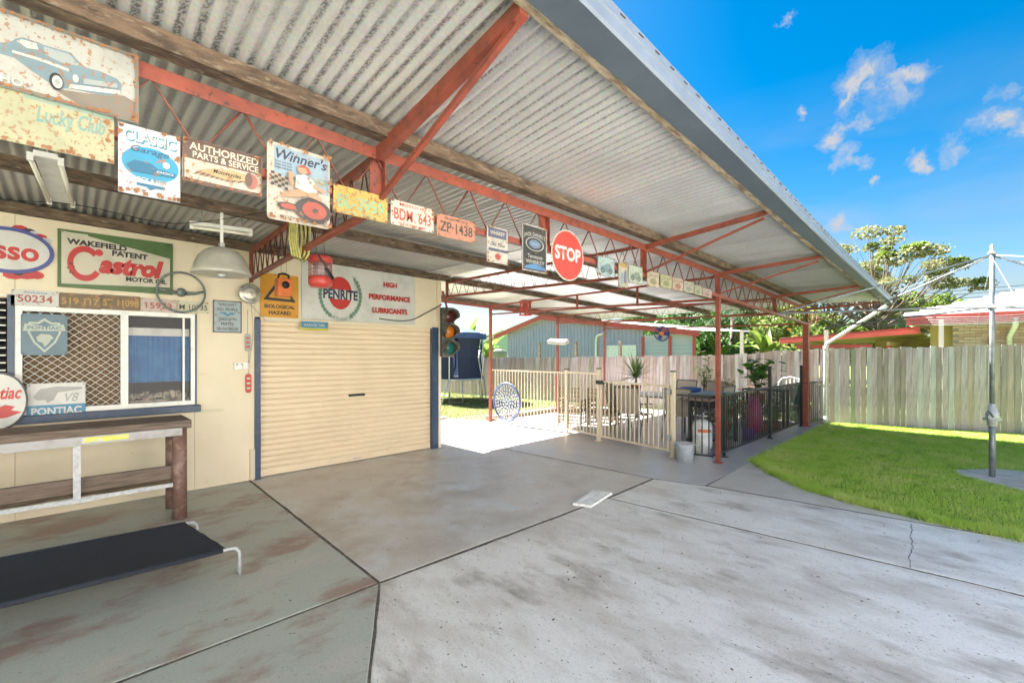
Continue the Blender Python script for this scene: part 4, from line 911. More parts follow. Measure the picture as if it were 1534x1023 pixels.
rail = MB().box((-5.70, -2.2, .40), (-5.66, .76, .53)).build('lower_rail', M_benchtop, bench)
MB().box((-6.04, -2.2, .34), (-5.60, .76, .375)).build('lower_shelf', M_timber2, bench)
MB().box((-5.598, -2.2, .335), (-5.585, .76, .372)).build('shelf_edge', M_galv, bench)
MB().box((-5.60, .045, .335), (-5.575, .095, .86)).build('metal_strut', M_galv, bench)
MB().box((-5.60, -.06, .33), (-5.57, .20, .365)).build('strut_foot', M_galv, bench)
# trampoline style dog bed
M_bed = mat('navy_mesh_cloth', (.012, .016, .026), .85, col2=(.025, .03, .045), scale=160, lo=.4, hi=.6, bump=.3, bscale=500)
bed = thing('pet_bed', 'raised pet bed with black sagging cloth on a grey tube frame', 'pet bed', (-4.1, .2, 0))
A0, A1, A2, A3 = (-3.86, .84), (-4.70, .72), (-4.86, -1.4), (-3.95, -1.35)
H_ = .215
mb = MB(); nu, nv = 10, 24; G = []
for i in range(nu + 1):
    row = []
    for j in range(nv + 1):
        u, v = i / nu, j / nv; q = Vector((*A0, 0)).lerp(Vector((*A1, 0)), u).lerp(Vector((*A3, 0)).lerp(Vector((*A2, 0)), u), v)
        row.append(mb.bm.verts.new((q.x, q.y, H_ + .012 - .045 * math.sin(math.pi * u) * math.sin(math.pi * min(1, v * 1.0)) ** .5 + .004 * math.sin(40 * u) * (1 if v < .05 else .2))))
    G.append(row)
for i in range(nu):
    for j in range(nv): f = mb.bm.faces.new((G[i][j], G[i + 1][j], G[i + 1][j + 1], G[i][j + 1])); f.smooth = True
mb.build('cloth', M_bed, bed)
hem = MB(); hem.tube([(A0[0], A0[1] - .02, H_), (A3[0], A3[1], H_)], .017, 10); hem.tube([(A1[0], A1[1] - .02, H_), (A2[0], A2[1], H_)], .017, 10); hem.build('hem', M_bed, bed)
for (a, s_) in ((A0, 1), (A1, -1)):
    e = Vector((a[0], a[1], H_)); pts = [e + Vector((0, -.06, 0)), e + Vector((0, .03, 0)), e + Vector((0, .065, -.008)), e + Vector((0, .085, -.035)), e + Vector((0, .088, -.07)), Vector((a[0], a[1] + .088, 0))]
    MB().tube(pts, .0125, 10).build('leg', M_galv, bed)
for a in (A2, A3): MB().tube([(a[0], a[1] + .05, H_), (a[0], a[1] - .06, H_ - .01), (a[0], a[1] - .08, 0)], .0125, 10).build('leg', M_galv, bed)
# steering wheel hung on the wall
M_whl = mat('wheel_green_grey', (.10, .13, .125), .3, col2=(.2, .22, .21), scale=10)
c = at_x(272, 438, WX + .07); c_l = at_x(239, 438, c.x); rad = .235
sw = thing('steering_wheel', 'old grey green steering wheel hung on the wall over the plates', 'steering wheel', (c.x, c.y, c.z))
MB().tube([(c.x, c.y + rad * math.cos(a), c.z + rad * math.sin(a)) for a in [2 * math.pi * i / 36 for i in range(36)]], .012, 8, closed=True).build('rim', M_whl, sw)
mb = MB()
for sg in (-1, 1): mb.tube([(c.x, c.y + sg * .05, c.z - .01), (c.x - .01, c.y + sg * .14, c.z + .0), (c.x, c.y + sg * (rad - .005), c.z + .03)], [.022, .016, .010], 8)
mb.build('spoke', M_whl, sw); MB().lathe([(.05, -.03), (.052, 0), (.035, .02), (.0, .026)], c, 18, 'X').build('hub', M_whl, sw)
MB().tube([(WX, c.y, c.z + rad + .03), (c.x, c.y, c.z + rad)], .004, 6).build('hook', M_galv, sw)
# dome pendant lamp
M_enamel = mat('enamel_cream', (.50, .47, .41), .35, .2, col2=(.4, .37, .32), scale=6)
lx = Vector((-4.32, 1.22, 2.40)); dl = ray(332, 407); t_ = -5.05 / dl.x; lx = Vector((-5.05, dl.y * t_, EYE + dl.z * t_))
pl = thing('pendant_lamp', 'large cream enamel dome lamp hanging above the steering wheel', 'lamp', lx)
MB().lathe([(.245, -.03), (.25, -.02), (.235, .02), (.222, .07), (.19, .14), (.14, .195), (.07, .225), (.0, .23)], lx, 32).build('shade', M_enamel, pl)
MB().lathe([(.23, -.018), (.21, .04), (.15, .15), (.0, .19)], lx, 24).build('reflector', M_white, pl)
MB().lathe([(.0, -.05), (.03, -.04), (.045, 0), (.03, .06), (.02, .08)], lx, 14).build('bulb', mat('bulb_glass', (.8, .8, .78), .2), pl)
MB().box((lx.x - .03, lx.y - .02, lx.z + .22), (lx.x + .03, lx.y + .02, lx.z + .27)).build('collar', M_galv, pl)
MB().box((lx.x - .012, lx.y - .012, lx.z + .26), (lx.x + .012, lx.y + .012, zb(lx.y) + .10)).build('stem', M_white, pl)
# batten light fittings
def batten(name, lab, p, q, w, tubes, z):
    p, q = Vector((*p, z)), Vector((*q, z)); d = (q - p).normalized(); sd = Vector((-d.y, d.x, 0))
    t = thing(name, lab, 'light fitting', (p + q) / 2)
    MB().bar(p, q, w, .035).build('channel', M_white, t)
    for s_ in tubes:
        MB().tube([p + sd * s_ + d * .03 - Vector((0, 0, .035)), q + sd * s_ - d * .03 - Vector((0, 0, .035))], .014, 10).build('tube', mat('tube_glass', (.8, .76, .66), .25), t)
        for e in (p + d * .015, q - d * .015): MB().bar(e + sd * s_ - Vector((0, 0, .0)), e + sd * s_ - Vector((0, 0, .052)), .03, .025).build('lampholder', M_white, t)
    for e in (p + d * .1, q - d * .1): MB().tube([e, e + Vector((0, 0, .14))], .006, 6).build('hanger', M_galv, t)
    return t
a_, b2 = at_z(68, 232, 2.93), at_z(92, 300, 2.93)
batten('batten_light', 'double fluorescent batten light under the roof behind the faded yellow sign', (a_.x, a_.y), (b2.x, b2.y), .11, (-.07, .07), 2.93)
a_, b2 = at_z(284, 338, 2.93), at_z(378, 350, 2.93)
batten('batten_light', 'white fluorescent batten light under the roof above the dome lamp', (a_.x, a_.y), (b2.x, b2.y), .10, (0,), 2.95)
# hubcap
c = at_x(374, 440, WX + .12)
hc = thing('hubcap', 'round silver hubcap hanging under the truss end by the hazard sign', 'hubcap', c)
MB().lathe([(.125, 0), (.13, .012), (.118, .022), (.10, .02), (.085, .035), (.05, .045), (.03, .04), (.0, .055)], c, 28, 'X').build('disc', mat('hubcap_metal', (.48, .46, .40), .35, .6, col2=(.3, .28, .23), scale=14), hc)
MB().tube([(c.x, c.y, c.z + .12), (c.x - .02, c.y + .01, c.z + .26)], .004, 6).build('wire', M_dark, hc)
# orange case hung from the truss
dl = ray(425, 430); t_ = -6.0 / dl.x; c = Vector((-6.0, dl.y * t_, EYE + dl.z * t_))
oc = thing('orange_case', 'small orange lamp case hung on wires before the hazard sign', 'case', c)
bevel(MB().box((c.x - .07, c.y - .085, c.z - .12), (c.x + .07, c.y + .085, c.z + .10)).build('body', mat('orange_plastic', (.72, .17, .03), .4, col2=(.5, .12, .03), scale=10), oc), .012)
MB().lathe([(.045, 0), (.045, .006), (.0, .007)], (c.x + .071, c.y, c.z + .02), 16, 'X').build('badge', M_black, oc)
MB().tube([(c.x, c.y - .06, c.z + .1), (c.x, c.y - .055, c.z + .15), (c.x, c.y, c.z + .165), (c.x, c.y + .055, c.z + .15), (c.x, c.y + .06, c.z + .1)], .014, 8).build('handle', M_black, oc)
for s_ in (-.03, .03): MB().tube([(c.x, c.y + s_, c.z + .15), (c.x - .02, c.y + s_ + .01, c.z + .42)], .002, 5).build('wire', M_dark, oc)
# yellow rope coil over the truss
M_rope = mat('yellow_webbing', (.52, .47, .14), .8, col2=(.35, .33, .16), scale=25)
rp = thing('webbing_coil', 'coil of faded yellow webbing looped over the truss behind the tyre sign', 'strap', (-4.55, 1.62, 2.5))
for k in range(4):
    w_ = .03 + .009 * k; yy = 1.50 + k * .022; xx = -4.40 + .02 * k
    MB().tube([(xx, yy - w_, 2.93), (xx, yy - w_ - .01, 2.7), (xx, yy - w_ * .6, 2.56 - .01 * k), (xx, yy, 2.53 - .012 * k), (xx, yy + w_ * .7, 2.57), (xx, yy + w_, 2.7), (xx, yy + w_ - .01, 2.93), (xx, yy, 2.965), (xx, yy - w_, 2.93)], .010, 6).build('loop', M_rope, rp)
MB().tube([(-4.45, 1.74, 2.60), (-4.5, 1.84, 2.50), (-4.48, 1.90, 2.40), (-4.46, 1.88, 2.38), (-4.44, 1.80, 2.48)], .010, 6).build('black_tail', M_black, rp)
# red insect zapper
dl = ray(480, 408); t_ = -5.05 / dl.x; c = Vector((-5.05, dl.y * t_, EYE + dl.z * t_))
M_zap = mat('red_plastic', (.55, .06, .05), .35, col2=(.4, .05, .045), scale=8)
zp = thing('insect_zapper', 'round red insect zapper with wire cage hanging before the large white sign', 'insect zapper', c)
MB().lathe([(.125, .10), (.125, .16), (.10, .175), (.0, .18)], c, 24).build('top_cap', M_zap, zp); MB().lathe([(.0, -.17), (.10, -.165), (.125, -.13), (.125, -.06), (.115, -.05)], c, 24).build('tray', M_zap, zp)
cg = MB()
for i in range(20): a = 2 * math.pi * i / 20; cg.tube([(c.x + .118 * math.cos(a), c.y + .118 * math.sin(a), c.z - .06), (c.x + .118 * math.cos(a), c.y + .118 * math.sin(a), c.z + .11)], .003, 5)
for z in (-.02, .02, .06): cg.tube([(c.x + .118 * math.cos(a), c.y + .118 * math.sin(a), c.z + z) for a in [2 * math.pi * i / 20 for i in range(20)]], .003, 5, closed=True)
cg.build('cage', mat('cage_wire', (.35, .10, .08), .5), zp); MB().lathe([(.06, -.06), (.06, .11)], c, 12).build('grid', mat('zap_grid', (.45, .42, .45), .4), zp)
for s_ in (-.05, .05): MB().tube([(c.x, c.y + s_, c.z + .17), (c.x, c.y + s_ * .6, zb(c.y) + .0)], .0025, 5).build('wire', M_dark, zp)
# small hanging tags, socket
def tagsign(lab, px_, py_, w, h, m, m2, name):
    c = at_x(px_, py_, WX + .02); t = thing(name, lab, 'tag', c)
    mb = MB(); pts = [(c.y + w * math.cos(a) * (1 if abs(math.cos(a)) > .5 else 1), c.z + (h - w) * (1 if math.sin(a) > 0 else -1) + w * math.sin(a)) for a in [2 * math.pi * (i + .5) / 16 for i in range(16)]]
    aa = [mb.bm.verts.new((c.x, *p)) for p in pts]; bb = [mb.bm.verts.new((c.x + .01, *p)) for p in pts]
    mb.bm.faces.new(aa[::-1]); mb.bm.faces.new(bb)
    for i in range(16): mb.bm.faces.new((aa[i], aa[(i + 1) % 16], bb[(i + 1) % 16], bb[i]))
    mb.build('plate', m, t)
    for k in range(3): MB().box((c.x + .0105, c.y - w * .6, c.z + h * (.5 - k * .5) - .012), (c.x + .012, c.y + w * .6, c.z + h * (.5 - k * .5) + .012)).build('print', m2, t)
    MB().tube([(c.x + .005, c.y, c.z + h), (c.x + .005, c.y, c.z + h + .3)], .002, 5).build('cord', M_dark, t)
tagsign('small grey and red metal tag hanging left of the roller door', 371, 513, .035, .115, K_grey, K_red, 'hanging_tag')
tagsign('small red metal tag hanging below the socket left of the roller door', 372, 574, .035, .125, K_red, K_cream, 'hanging_tag')
c = at_x(361, 548, WX)
sk = thing('power_socket', 'white double power socket on the wall between the two hanging tags', 'power socket', c)
bevel(MB().box((c.x, c.y - .085, c.z - .045), (c.x + .03, c.y + .085, c.z + .045)).build('box', M_white, sk), .006)
MB().box((c.x + .03, c.y + .01, c.z - .03), (c.x + .07, c.y + .06, c.z + .025)).build('plug', M_white, sk)
for s_ in (-.05, .0): MB().box((c.x + .03, c.y + s_ - .01, c.z + .01), (c.x + .036, c.y + s_ + .01, c.z + .03)).build('switch', M_grey if False else K_grey, sk)
# cables
def cable(name, lab, pts, r=.004, m=None):
    P = [Vector(p) for p in pts]; out = []
    for i in range(len(P) - 1):
        a = P[max(i - 1, 0)]; b = P[i]; c = P[i + 1]; d = P[min(i + 2, len(P) - 1)]
        for k in range(6):
            t = k / 6; out.append(.5 * ((2 * b) + (c - a) * t + (2 * a - 5 * b + 4 * c - d) * t * t + (3 * b - a - 3 * c + d) * t ** 3))
    out.append(P[-1]); return tag(MB().tube(out, r, 6).build(name, m or M_black), lab, 'cable')
cable('power_cable', 'black cable sagging from the traffic light across the cream wall', [(WX + .10, 4.72, 2.52), (WX + .02, 4.45, 2.36), (WX + .02, 4.15, 2.22), (WX + .02, 3.85, 2.19), (WX + .02, 3.55, 2.21)], .010)
q = [at_x(u, v, WX + .05) for u, v in ((375, 455), (388, 470), (398, 480))]
cable('power_cable', 'thin grey cable dropping from the hubcap to the roller door corner', q, .004, K_grey)
cable('power_cable', 'thin cable running from the truss down the wall past the tags', [at_x(376, 450, WX + .03), at_x(379, 500, WX + .02), at_x(373, 545, WX + .02)], .003, K_grey)
q = [at_z(0, 300, 2.93), at_z(120, 308, 2.93), at_z(260, 335, 2.93), at_z(400, 318, 2.93)]
cable('power_cable', 'thin dark cable strung below the roof between battens', q, .004)
# traffic light at the shed corner
M_tl = mat('traffic_body', (.085, .08, .065), .5, col2=(.05, .05, .045), scale=12); M_hood = mat('traffic_hood', (.15, .13, .10), .4, col2=(.07, .065, .06), scale=9, lo=.45, hi=.6)
tx, ty = -6.50, 4.80
c = Vector((tx, ty, 0)); ang = math.atan2(-ty, -tx) + .35; fx = Vector((math.cos(ang), math.sin(ang), 0)); sx_ = Vector((-fx.y, fx.x, 0))
zt = [1.65 + (530 - v) / F * (0.715 * 6.5 + .699 * 4.8) for v in (474, 497, 521)]
tl = thing('traffic_light', 'three lamp traffic light with hooded lenses at the shed corner', 'traffic light', (tx, ty, zt[2] - .15))
def lens_axis(mb, c0, prof, n=20, half=None):
    rings = []
    for (r, h) in prof:
        rings.append([mb.bm.verts.new(c0 + fx * (h * (1 if half is None else (1 if math.sin(2 * math.pi * k / n) > half else .35))) + sx_ * r * math.cos(2 * math.pi * k / n) + Vector((0, 0, r * math.sin(2 * math.pi * k / n)))) for k in range(n)])
    for A, B in zip(rings, rings[1:]):
        for k in range(n): f = mb.bm.faces.new((A[k], A[(k + 1) % n], B[(k + 1) % n], B[k])); f.smooth = True
    return mb
mb = MB(); mb.bar(Vector((tx, ty, zt[2] - .16)) - fx * .09, Vector((tx, ty, zt[0] + .16)) - fx * .09, .24, .16, up=fx); bevel(mb.build('housing', M_tl, tl), .02)
for z, nm, col in zip(zt, ('red', 'amber', 'green'), ((.09, .02, .02), (.55, .17, .02), (.02, .14, .13))):
    c0 = Vector((tx, ty, z))
    hood = lens_axis(MB(), c0, [(.118, 0), (.122, .10), (.122, .24), (.115, .24), (.112, .10), (.108, .0)], 24, -.45).build('hood', M_hood, tl)
    m_ = MB(); lens_axis(m_, c0, [(.108, .0), (.08, .025), (.0, .035)], 24); m_.build('lens', mat('lens_' + nm, col, .12), tl)
MB().bar(Vector((tx, ty, zt[0] + .16)) - fx * .09, (tx - .1, ty - .06, zt[0] + .45), .03).build('bracket', M_rod, tl)
MB().bar((WX, 4.68, zt[1]), Vector((tx, ty, zt[1])) - fx * .14, .035).build('bracket', M_rod, tl)

# loose metal cover on the slab joint
cv = thing('cover_plate', 'small galvanised cover plate lying over the slab joint', 'cover plate', (-3.06, 4.26, 0))
cp_ = [at_z(*q, .0)[:2] for q in ((858, 757), (885, 761), (917, 741), (888, 737))]
mb = MB(); mb.prism(cp_, .004, .03); M_cov = mat('cover_metal', (.80, .80, .78), .5, col2=(.65, .65, .63), scale=12); mb.build('plate', M_cov, cv)
rid = MB()
for t in (.2, .4, .6, .8):
    a = Vector((*cp_[0], .032)).lerp(Vector((*cp_[1], .032)), t); b = Vector((*cp_[3], .032)).lerp(Vector((*cp_[2], .032)), t); rid.bar(a, b, .006, .004)
rid.build('ridge', M_cov, cv)['kind'] = 'stuff'

# galvanised bucket by the gate
M_buck = mat('bucket_zinc', (.58, .62, .66), .35, .35, col2=(.46, .50, .54), scale=20)
bc = at_z(1026, 691)
bu = thing('bucket', 'galvanised metal bucket standing by the gate post', 'bucket', (bc.x, bc.y, 0))
MB().lathe([(.0, .012), (.108, .012), (.108, 0), (.115, .0), (.138, .27), (.144, .275), (.144, .283), (.136, .283), (.110, .03), (.0, .03)], (bc.x, bc.y, 0), 28, cap=False).build('pail', M_buck, bu)
for z in (.06, .20): MB().tube([(bc.x + (.119 + z * .08) * math.cos(a), bc.y + (.119 + z * .08) * math.sin(a), z) for a in [2 * math.pi * i / 28 for i in range(28)]], .0035, 5, closed=True).build('hoop', M_buck, bu)
MB().tube([(bc.x + .14 * math.cos(a) * .9 + .06, bc.y - .13 * math.sin(a) if False else bc.y + .145 * math.sin(a), .285 + .0 * a) for a in [R(-80 + 16 * i) for i in range(11)]], .005, 6).build('handle', M_galv, bu)
MB().lathe([(.0, .215), (.125, .215)], (bc.x, bc.y, 0), 20, cap=False).build('contents', M_pipe, bu)

# ------------------------------------------------------------ courtyard fences
M_poolcream = mat('fence_cream', (.66, .57, .42), .45, col2=(.55, .46, .33), scale=6, lo=.5, hi=.75)
M_blackfence = mat('fence_black', (.022, .024, .028), .35)
me_bar = {}
def bars(root, a, b, z0, z1, step, m, r=.008, key='c', skip=0):
    a, b = Vector((*a, 0)), Vector((*b, 0)); n = max(1, int(round((b - a).length / step)))
    k = (key, round(z1 - z0, 3))
    if k not in me_bar: me_bar[k] = MB().box((-r, -r, 0), (r, r, z1 - z0)).mesh('bar', m)
    rz = math.atan2(b.y - a.y, b.x - a.x)
    for i in range(1, n): p = a.lerp(b, i / n); inst('bar', me_bar[k], root, (p.x, p.y, z0), rz)
def rails(root, a, b, zs, m, w=.038, h=.03):
    for z in zs: MB().bar((*a, z), (*b, z), w, h).build('rail', m, root)
def fpost(name, lab, x, y_, h, m, w=.05, cap=True, group=None, capm=None):
    t = thing(name, lab, 'fence post', (x, y_, 0), group)
    MB().box((x - w / 2, y_ - w / 2, 0), (x + w / 2, y_ + w / 2, h)).build('shaft', m, t)
    if cap: MB().box((x - w / 2 - .004, y_ - w / 2 - .004, h), (x + w / 2 + .004, y_ + w / 2 + .004, h + .02)).build('cap', capm or M_black, t)
    mb = MB().box((x - .05, y_ - .05, 0), (x + .05, y_ + .05, .012)); mb.build('foot_plate', m, t)
    return t
PA, PB, PC_, PD = (-8.25, 7.40), (-5.99, 7.44), (-5.05, 7.24), (-3.42, 6.94)
f1 = thing('pool_fence', 'cream upright bar fence panel holding the round mosaic wheel', 'fence', (-7.1, 7.4, 0))
rails(f1, PA, (-6.03, 7.44), (1.26, .10), M_poolcream); bars(f1, PA, (-6.03, 7.44), .10, 1.26, .098, M_poolcream)
f2 = thing('pool_fence', 'short cream upright bar fence panel between two capped posts', 'fence', (-5.5, 7.34, 0))
rails(f2, (-5.96, 7.43), (-5.09, 7.25), (1.27, .10), M_poolcream); bars(f2, (-5.96, 7.43), (-5.09, 7.25), .10, 1.27, .098, M_poolcream, key='d')
fpost('gate_post', 'cream capped post between the two cream fence panels', *PB, 1.32, M_poolcream, .06)
gp = fpost('gate_post', 'cream capped post with black latch left of the gate', *PC_, 1.36, M_poolcream, .06)
gp2 = fpost('gate_post', 'cream capped hinge post beside the galvanised bucket', *PD, 1.36, M_poolcream, .06)
gt = thing('pool_gate', 'low cream bar gate in front of the outdoor table', 'gate', (-4.2, 7.1, 0))
GA, GBp = (-4.99, 7.23), (-3.50, 6.955)
rails(gt, GA, GBp, (1.13, .10), M_poolcream); bars(gt, GA, GBp, .10, 1.13, .10, M_poolcream, key='g')
for p in (GA, GBp): MB().box((p[0] - .02, p[1] - .02, .08), (p[0] + .02, p[1] + .02, 1.15)).build('stile', M_poolcream, gt)
for z in (.26, 1.0): MB().box((-3.51, 6.91, z), (-3.43, 6.935, z + .09)).build('hinge', M_galv, gt)
MB().box((-5.07, 7.17, 1.08), (-4.93, 7.215, 1.15)).build('latch', M_black, gt)
f3 = thing('low_fence', 'short black bar fence panel behind the bucket and near red post', 'fence', (-3.1, 7.0, 0))
rails(f3, (-3.36, 6.95), (-2.83, 7.06), (1.0, .09), M_blackfence, .03, .025); bars(f3, (-3.38, 6.95), (-2.80, 7.07), .09, 1.0, .10, M_blackfence, key='k')
f4 = thing('low_fence', 'long black bar fence beside the lawn path, nearer bay', 'fence', (-2.85, 8.5, 0))
rails(f4, (-2.86, 7.16), (-2.86, 9.80), (.99, .09), M_blackfence, .035, .03); bars(f4, (-2.86, 7.16), (-2.86, 9.82), .09, .99, .098, M_blackfence, key='k2')
f5 = thing('low_fence', 'black bar fence beside the lawn path, middle bay', 'fence', (-2.85, 11, 0))
rails(f5, (-2.86, 9.88), (-2.86, 11.98), (.99, .09), M_blackfence, .035, .03); bars(f5, (-2.86, 9.86), (-2.86, 12.0), .09, .99, .098, M_blackfence, key='k2')
f6 = thing('low_fence', 'black bar fence beside the lawn path, far bay by the downpipe', 'fence', (-2.8, 12.4, 0))
rails(f6, (-2.80, 12.06), (-2.62, 12.85), (.99, .09), M_blackfence, .035, .03); bars(f6, (-2.80, 12.04), (-2.62, 12.87), .09, .99, .098, M_blackfence, key='k2')
fpost('fence_post', 'tall black fence post, nearer of two along the lawn path', -2.86, 9.84, 1.39, M_blackfence, .05, capm=M_black)
fpost('fence_post', 'tall black fence post in front of the far red post', -2.84, 12.0, 1.37, M_blackfence, .05, capm=M_black)
fpost('fence_post', 'short black fence foot post near the barbecue', -2.86, 7.55, 1.0, M_blackfence, .04, capm=M_black)
# mosaic wheel
mc = at_z(759, 642); wy = lambda x: 7.40; c = Vector((-7.62, 7.36, .69))
dl = ray(759, 602); t_ = 7.35 / dl.y; c = Vector((dl.x * t_, 7.35, EYE + dl.z * t_))
mw = thing('mosaic_wheel', 'round mosaic wheel with blue rim hung on the cream fence', 'garden ornament', c)
M_blr = mat('rim_blue', (.06, .10, .20), .4)
MB().tube([(c.x + .44 * math.cos(a), c.y, c.z + .44 * math.sin(a)) for a in [2 * math.pi * i / 36 for i in range(36)]], .022, 8, closed=True).build('rim', M_blr, mw)
tile = MB().box((-.022, -.006, -.03), (.022, .006, .03)).mesh('tile', mat('mosaic_tile', (.60, .60, .55), .3, col2=(.12, .16, .25), scale=11, lo=.45, hi=.55))
for ring_, n_ in ((.37, 30), (.29, 22), (.21, 16), (.13, 10), (.05, 5)):
    for i in range(n_):
        a = 2 * math.pi * i / n_ + ring_ * 3; o = inst('tile', tile, mw, (c.x + ring_ * math.cos(a), c.y, c.z + ring_ * math.sin(a))); o.rotation_euler = (0, -a + random.uniform(-.3, .3), 0)
sp = MB()
for i in range(8): a = math.pi * i / 8; sp.tube([(c.x - .43 * math.cos(a), c.y + .012, c.z - .43 * math.sin(a)), (c.x + .43 * math.cos(a), c.y + .012, c.z + .43 * math.sin(a))], .005, 5)
sp.build('spokes', M_blr, mw)
# court edging
ed = MB()
struct(MB().box((-8.60, 7.5, -.03), (-8.47, 12.3, .10)).build('court_edging', M_edge))

# ------------------------------------------------------------ courtyard furniture
M_wick = mat('wicker', (.28, .20, .13), .7, col2=(.18, .12, .08), scale=40)
def wicker(x, y_, rz, lab):
    t = thing('wicker_chair', lab, 'chair', (0, 0, 0), 'wicker chairs by the cream fence')
    for sx in (-1, 1): MB().bar((sx * .27, -.27, 0), (sx * .25, -.30, .92), .035).build('leg', M_wick, t); MB().bar((sx * .27, .27, 0), (sx * .27, .25, .62), .035).build('leg', M_wick, t)
    b = part('backrest', t)
    for i in range(8): MB().bar((-.25 + i * .0714, -.275, .34), (-.25 + i * .0714, -.31, .90), .028, .012, up=(0, 1, 0)).build('upright_strip', M_wick, b)
    for i in range(7): z = .36 + i * .088; MB().bar((-.27, -.278 - .004 * i, z), (.27, -.278 - .004 * i, z), .012, .03).build('cross_strip', M_wick, b)
    MB().box((-.27, -.27, .36), (.27, .27, .42)).build('seat', M_wick, t)
    sd = MB()
    for sx in (-1, 1):
        for i in range(5): sd.box((sx * .27 - .008, -.25 + i * .12, .1), (sx * .27 + .008, -.22 + i * .12, .6))
        for i in range(5): sd.box((sx * .27 - .006, -.27, .12 + i * .1), (sx * .27 + .006, .27, .145 + i * .1))
        sd.box((sx * .28 - .03, -.29, .61), (sx * .28 + .03, .28, .64))
    sd.build('side_lattice', M_wick, t)['kind'] = 'stuff'
    fr_ = MB()
    for i in range(4): fr_.box((-.26, -.272, .10 + i * .07), (.26, -.262, .13 + i * .07))
    fr_.build('lower_lattice', M_wick, t)
    t.location = (x, y_, 0); t.rotation_euler = (0, 0, rz)
wicker(-6.42, 8.25, .25, 'brown open weave wicker armchair, left of the pair behind the cream fence')
wicker(-5.75, 8.45, .12, 'brown open weave wicker armchair, right of the pair behind the cream fence')
wicker(-6.0, 9.7, .4, 'brown open weave wicker armchair set further back from the fence')
M_sling = mat('sling_taupe', (.40, .34, .29), .8, col2=(.34, .28, .24), scale=60); M_frame = mat('chair_frame', (.09, .08, .08), .4)
def sling_proto():
    t = thing('sling_chair', 'x', 'chair', (0, 0, 0), 'sling chairs round the outdoor table')
    mb = MB(); pts = [(.24, .43), (.0, .41), (-.20, .43), (-.27, .55), (-.34, .80), (-.38, .98)]
    rows = [(mb.bm.verts.new((-.24, p[0], p[1])), mb.bm.verts.new((.24, p[0], p[1]))) for p in pts]
    for a, b in zip(rows, rows[1:]): mb.bm.faces.new((a[0], a[1], b[1], b[0]))
    mb.build('sling', M_sling, t)
    for sx in (-1, 1):
        MB().tube([(sx * .26, p[0], p[1]) for p in pts], .014, 8).build('side_rail', M_frame, t)
        MB().tube([(sx * .27, .22, .43), (sx * .28, .30, .2), (sx * .28, .32, 0)], .013, 8).build('leg', M_frame, t)
        MB().tube([(sx * .27, -.15, .43), (sx * .28, -.30, .2), (sx * .28, -.36, 0)], .013, 8).build('leg', M_frame, t)
        MB().tube([(sx * .27, .30, .2), (sx * .29, .26, .62), (sx * .29, .0, .64), (sx * .27, -.29, .66)], .013, 8).build('armrest', M_frame, t)
    MB().tube([(-.25, -.38, .98), (.25, -.38, .98)], .014, 8).build('top_rail', M_frame, t)
    return t
sp0 = sling_proto()
spots = [(-4.95, 8.35, 0.1, 'taupe sling chair nearest the gate, its back to the fence'), (-4.15, 8.75, .25, 'taupe sling chair right of the gate, its back to the camera'), (-5.85, 9.35, -1.4, 'taupe sling chair at the left side of the table'),
         (-3.95, 9.75, 1.5, 'taupe sling chair at the right side of the table near the barbecue'), (-5.2, 10.9, 3.1, 'taupe sling chair on the far side of the table, left'), (-4.4, 10.9, 3.2, 'taupe sling chair on the far side of the table, right')]
for i, (x, y_, a, lab) in enumerate(spots):
    o = sp0 if i == 0 else copy_tree(sp0); o.location = (x, y_, 0); o.rotation_euler = (0, 0, a); o['label'] = lab
tb = thing('outdoor_table', 'rectangular outdoor table with pale glass top among the sling chairs', 'table', (-4.95, 9.65, 0))
bevel(MB().box((-5.7, 9.15, .72), (-4.2, 10.15, .74)).build('table_top', mat('frosted_top', (.62, .66, .68), .25), tb), .004)
MB().tube([(-5.68, 9.17, .71), (-4.22, 9.17, .71), (-4.22, 10.13, .71), (-5.68, 10.13, .71)], .018, 8, closed=True).build('table_frame', M_frame, tb)
for x in (-5.6, -4.3):
    for y_ in (9.25, 10.05): MB().tube([(x, y_, .7), (x, y_, 0)], .02, 8).build('leg', M_frame, tb)
# ------------------------------------------------------------ plants
def leafmat(name, c, c2, tr=.3): return mat(name, c, .55, col2=c2, scale=3.0, lo=.4, hi=.65, trans=tr)
L_dark = leafmat('leaf_dark', (.035, .10, .02), (.06, .14, .03)); L_mid = leafmat('leaf_mid', (.07, .16, .03), (.11, .20, .05)); L_yel = leafmat('leaf_yellow', (.22, .27, .05), (.12, .20, .04))
L_grey = leafmat('leaf_grey', (.14, .18, .11), (.2, .22, .14)); L_cro = leafmat('leaf_croton', (.30, .14, .03), (.12, .16, .03)); L_ban = leafmat('leaf_banana', (.12, .24, .035), (.20, .30, .06), .45)
M_terra = mat('terracotta', (.36, .10, .06), .6, col2=(.28, .08, .05), scale=8); M_soilp = mat('pot_soil', (.05, .035, .025), .95)
M_bark = mat('bark', (.18, .14, .10), .9, col2=(.10, .08, .06), scale=9, bump=.6, bscale=20)
def pot(t, x, y_, z, r, h, m):
    MB().lathe([(r * .72, 0), (r, h), (r * 1.08, h), (r * 1.08, h + .02), (r * .95, h + .02), (r * .92, h - .02), (0, h - .02)], (x, y_, z), 18).build('pot', m, t)
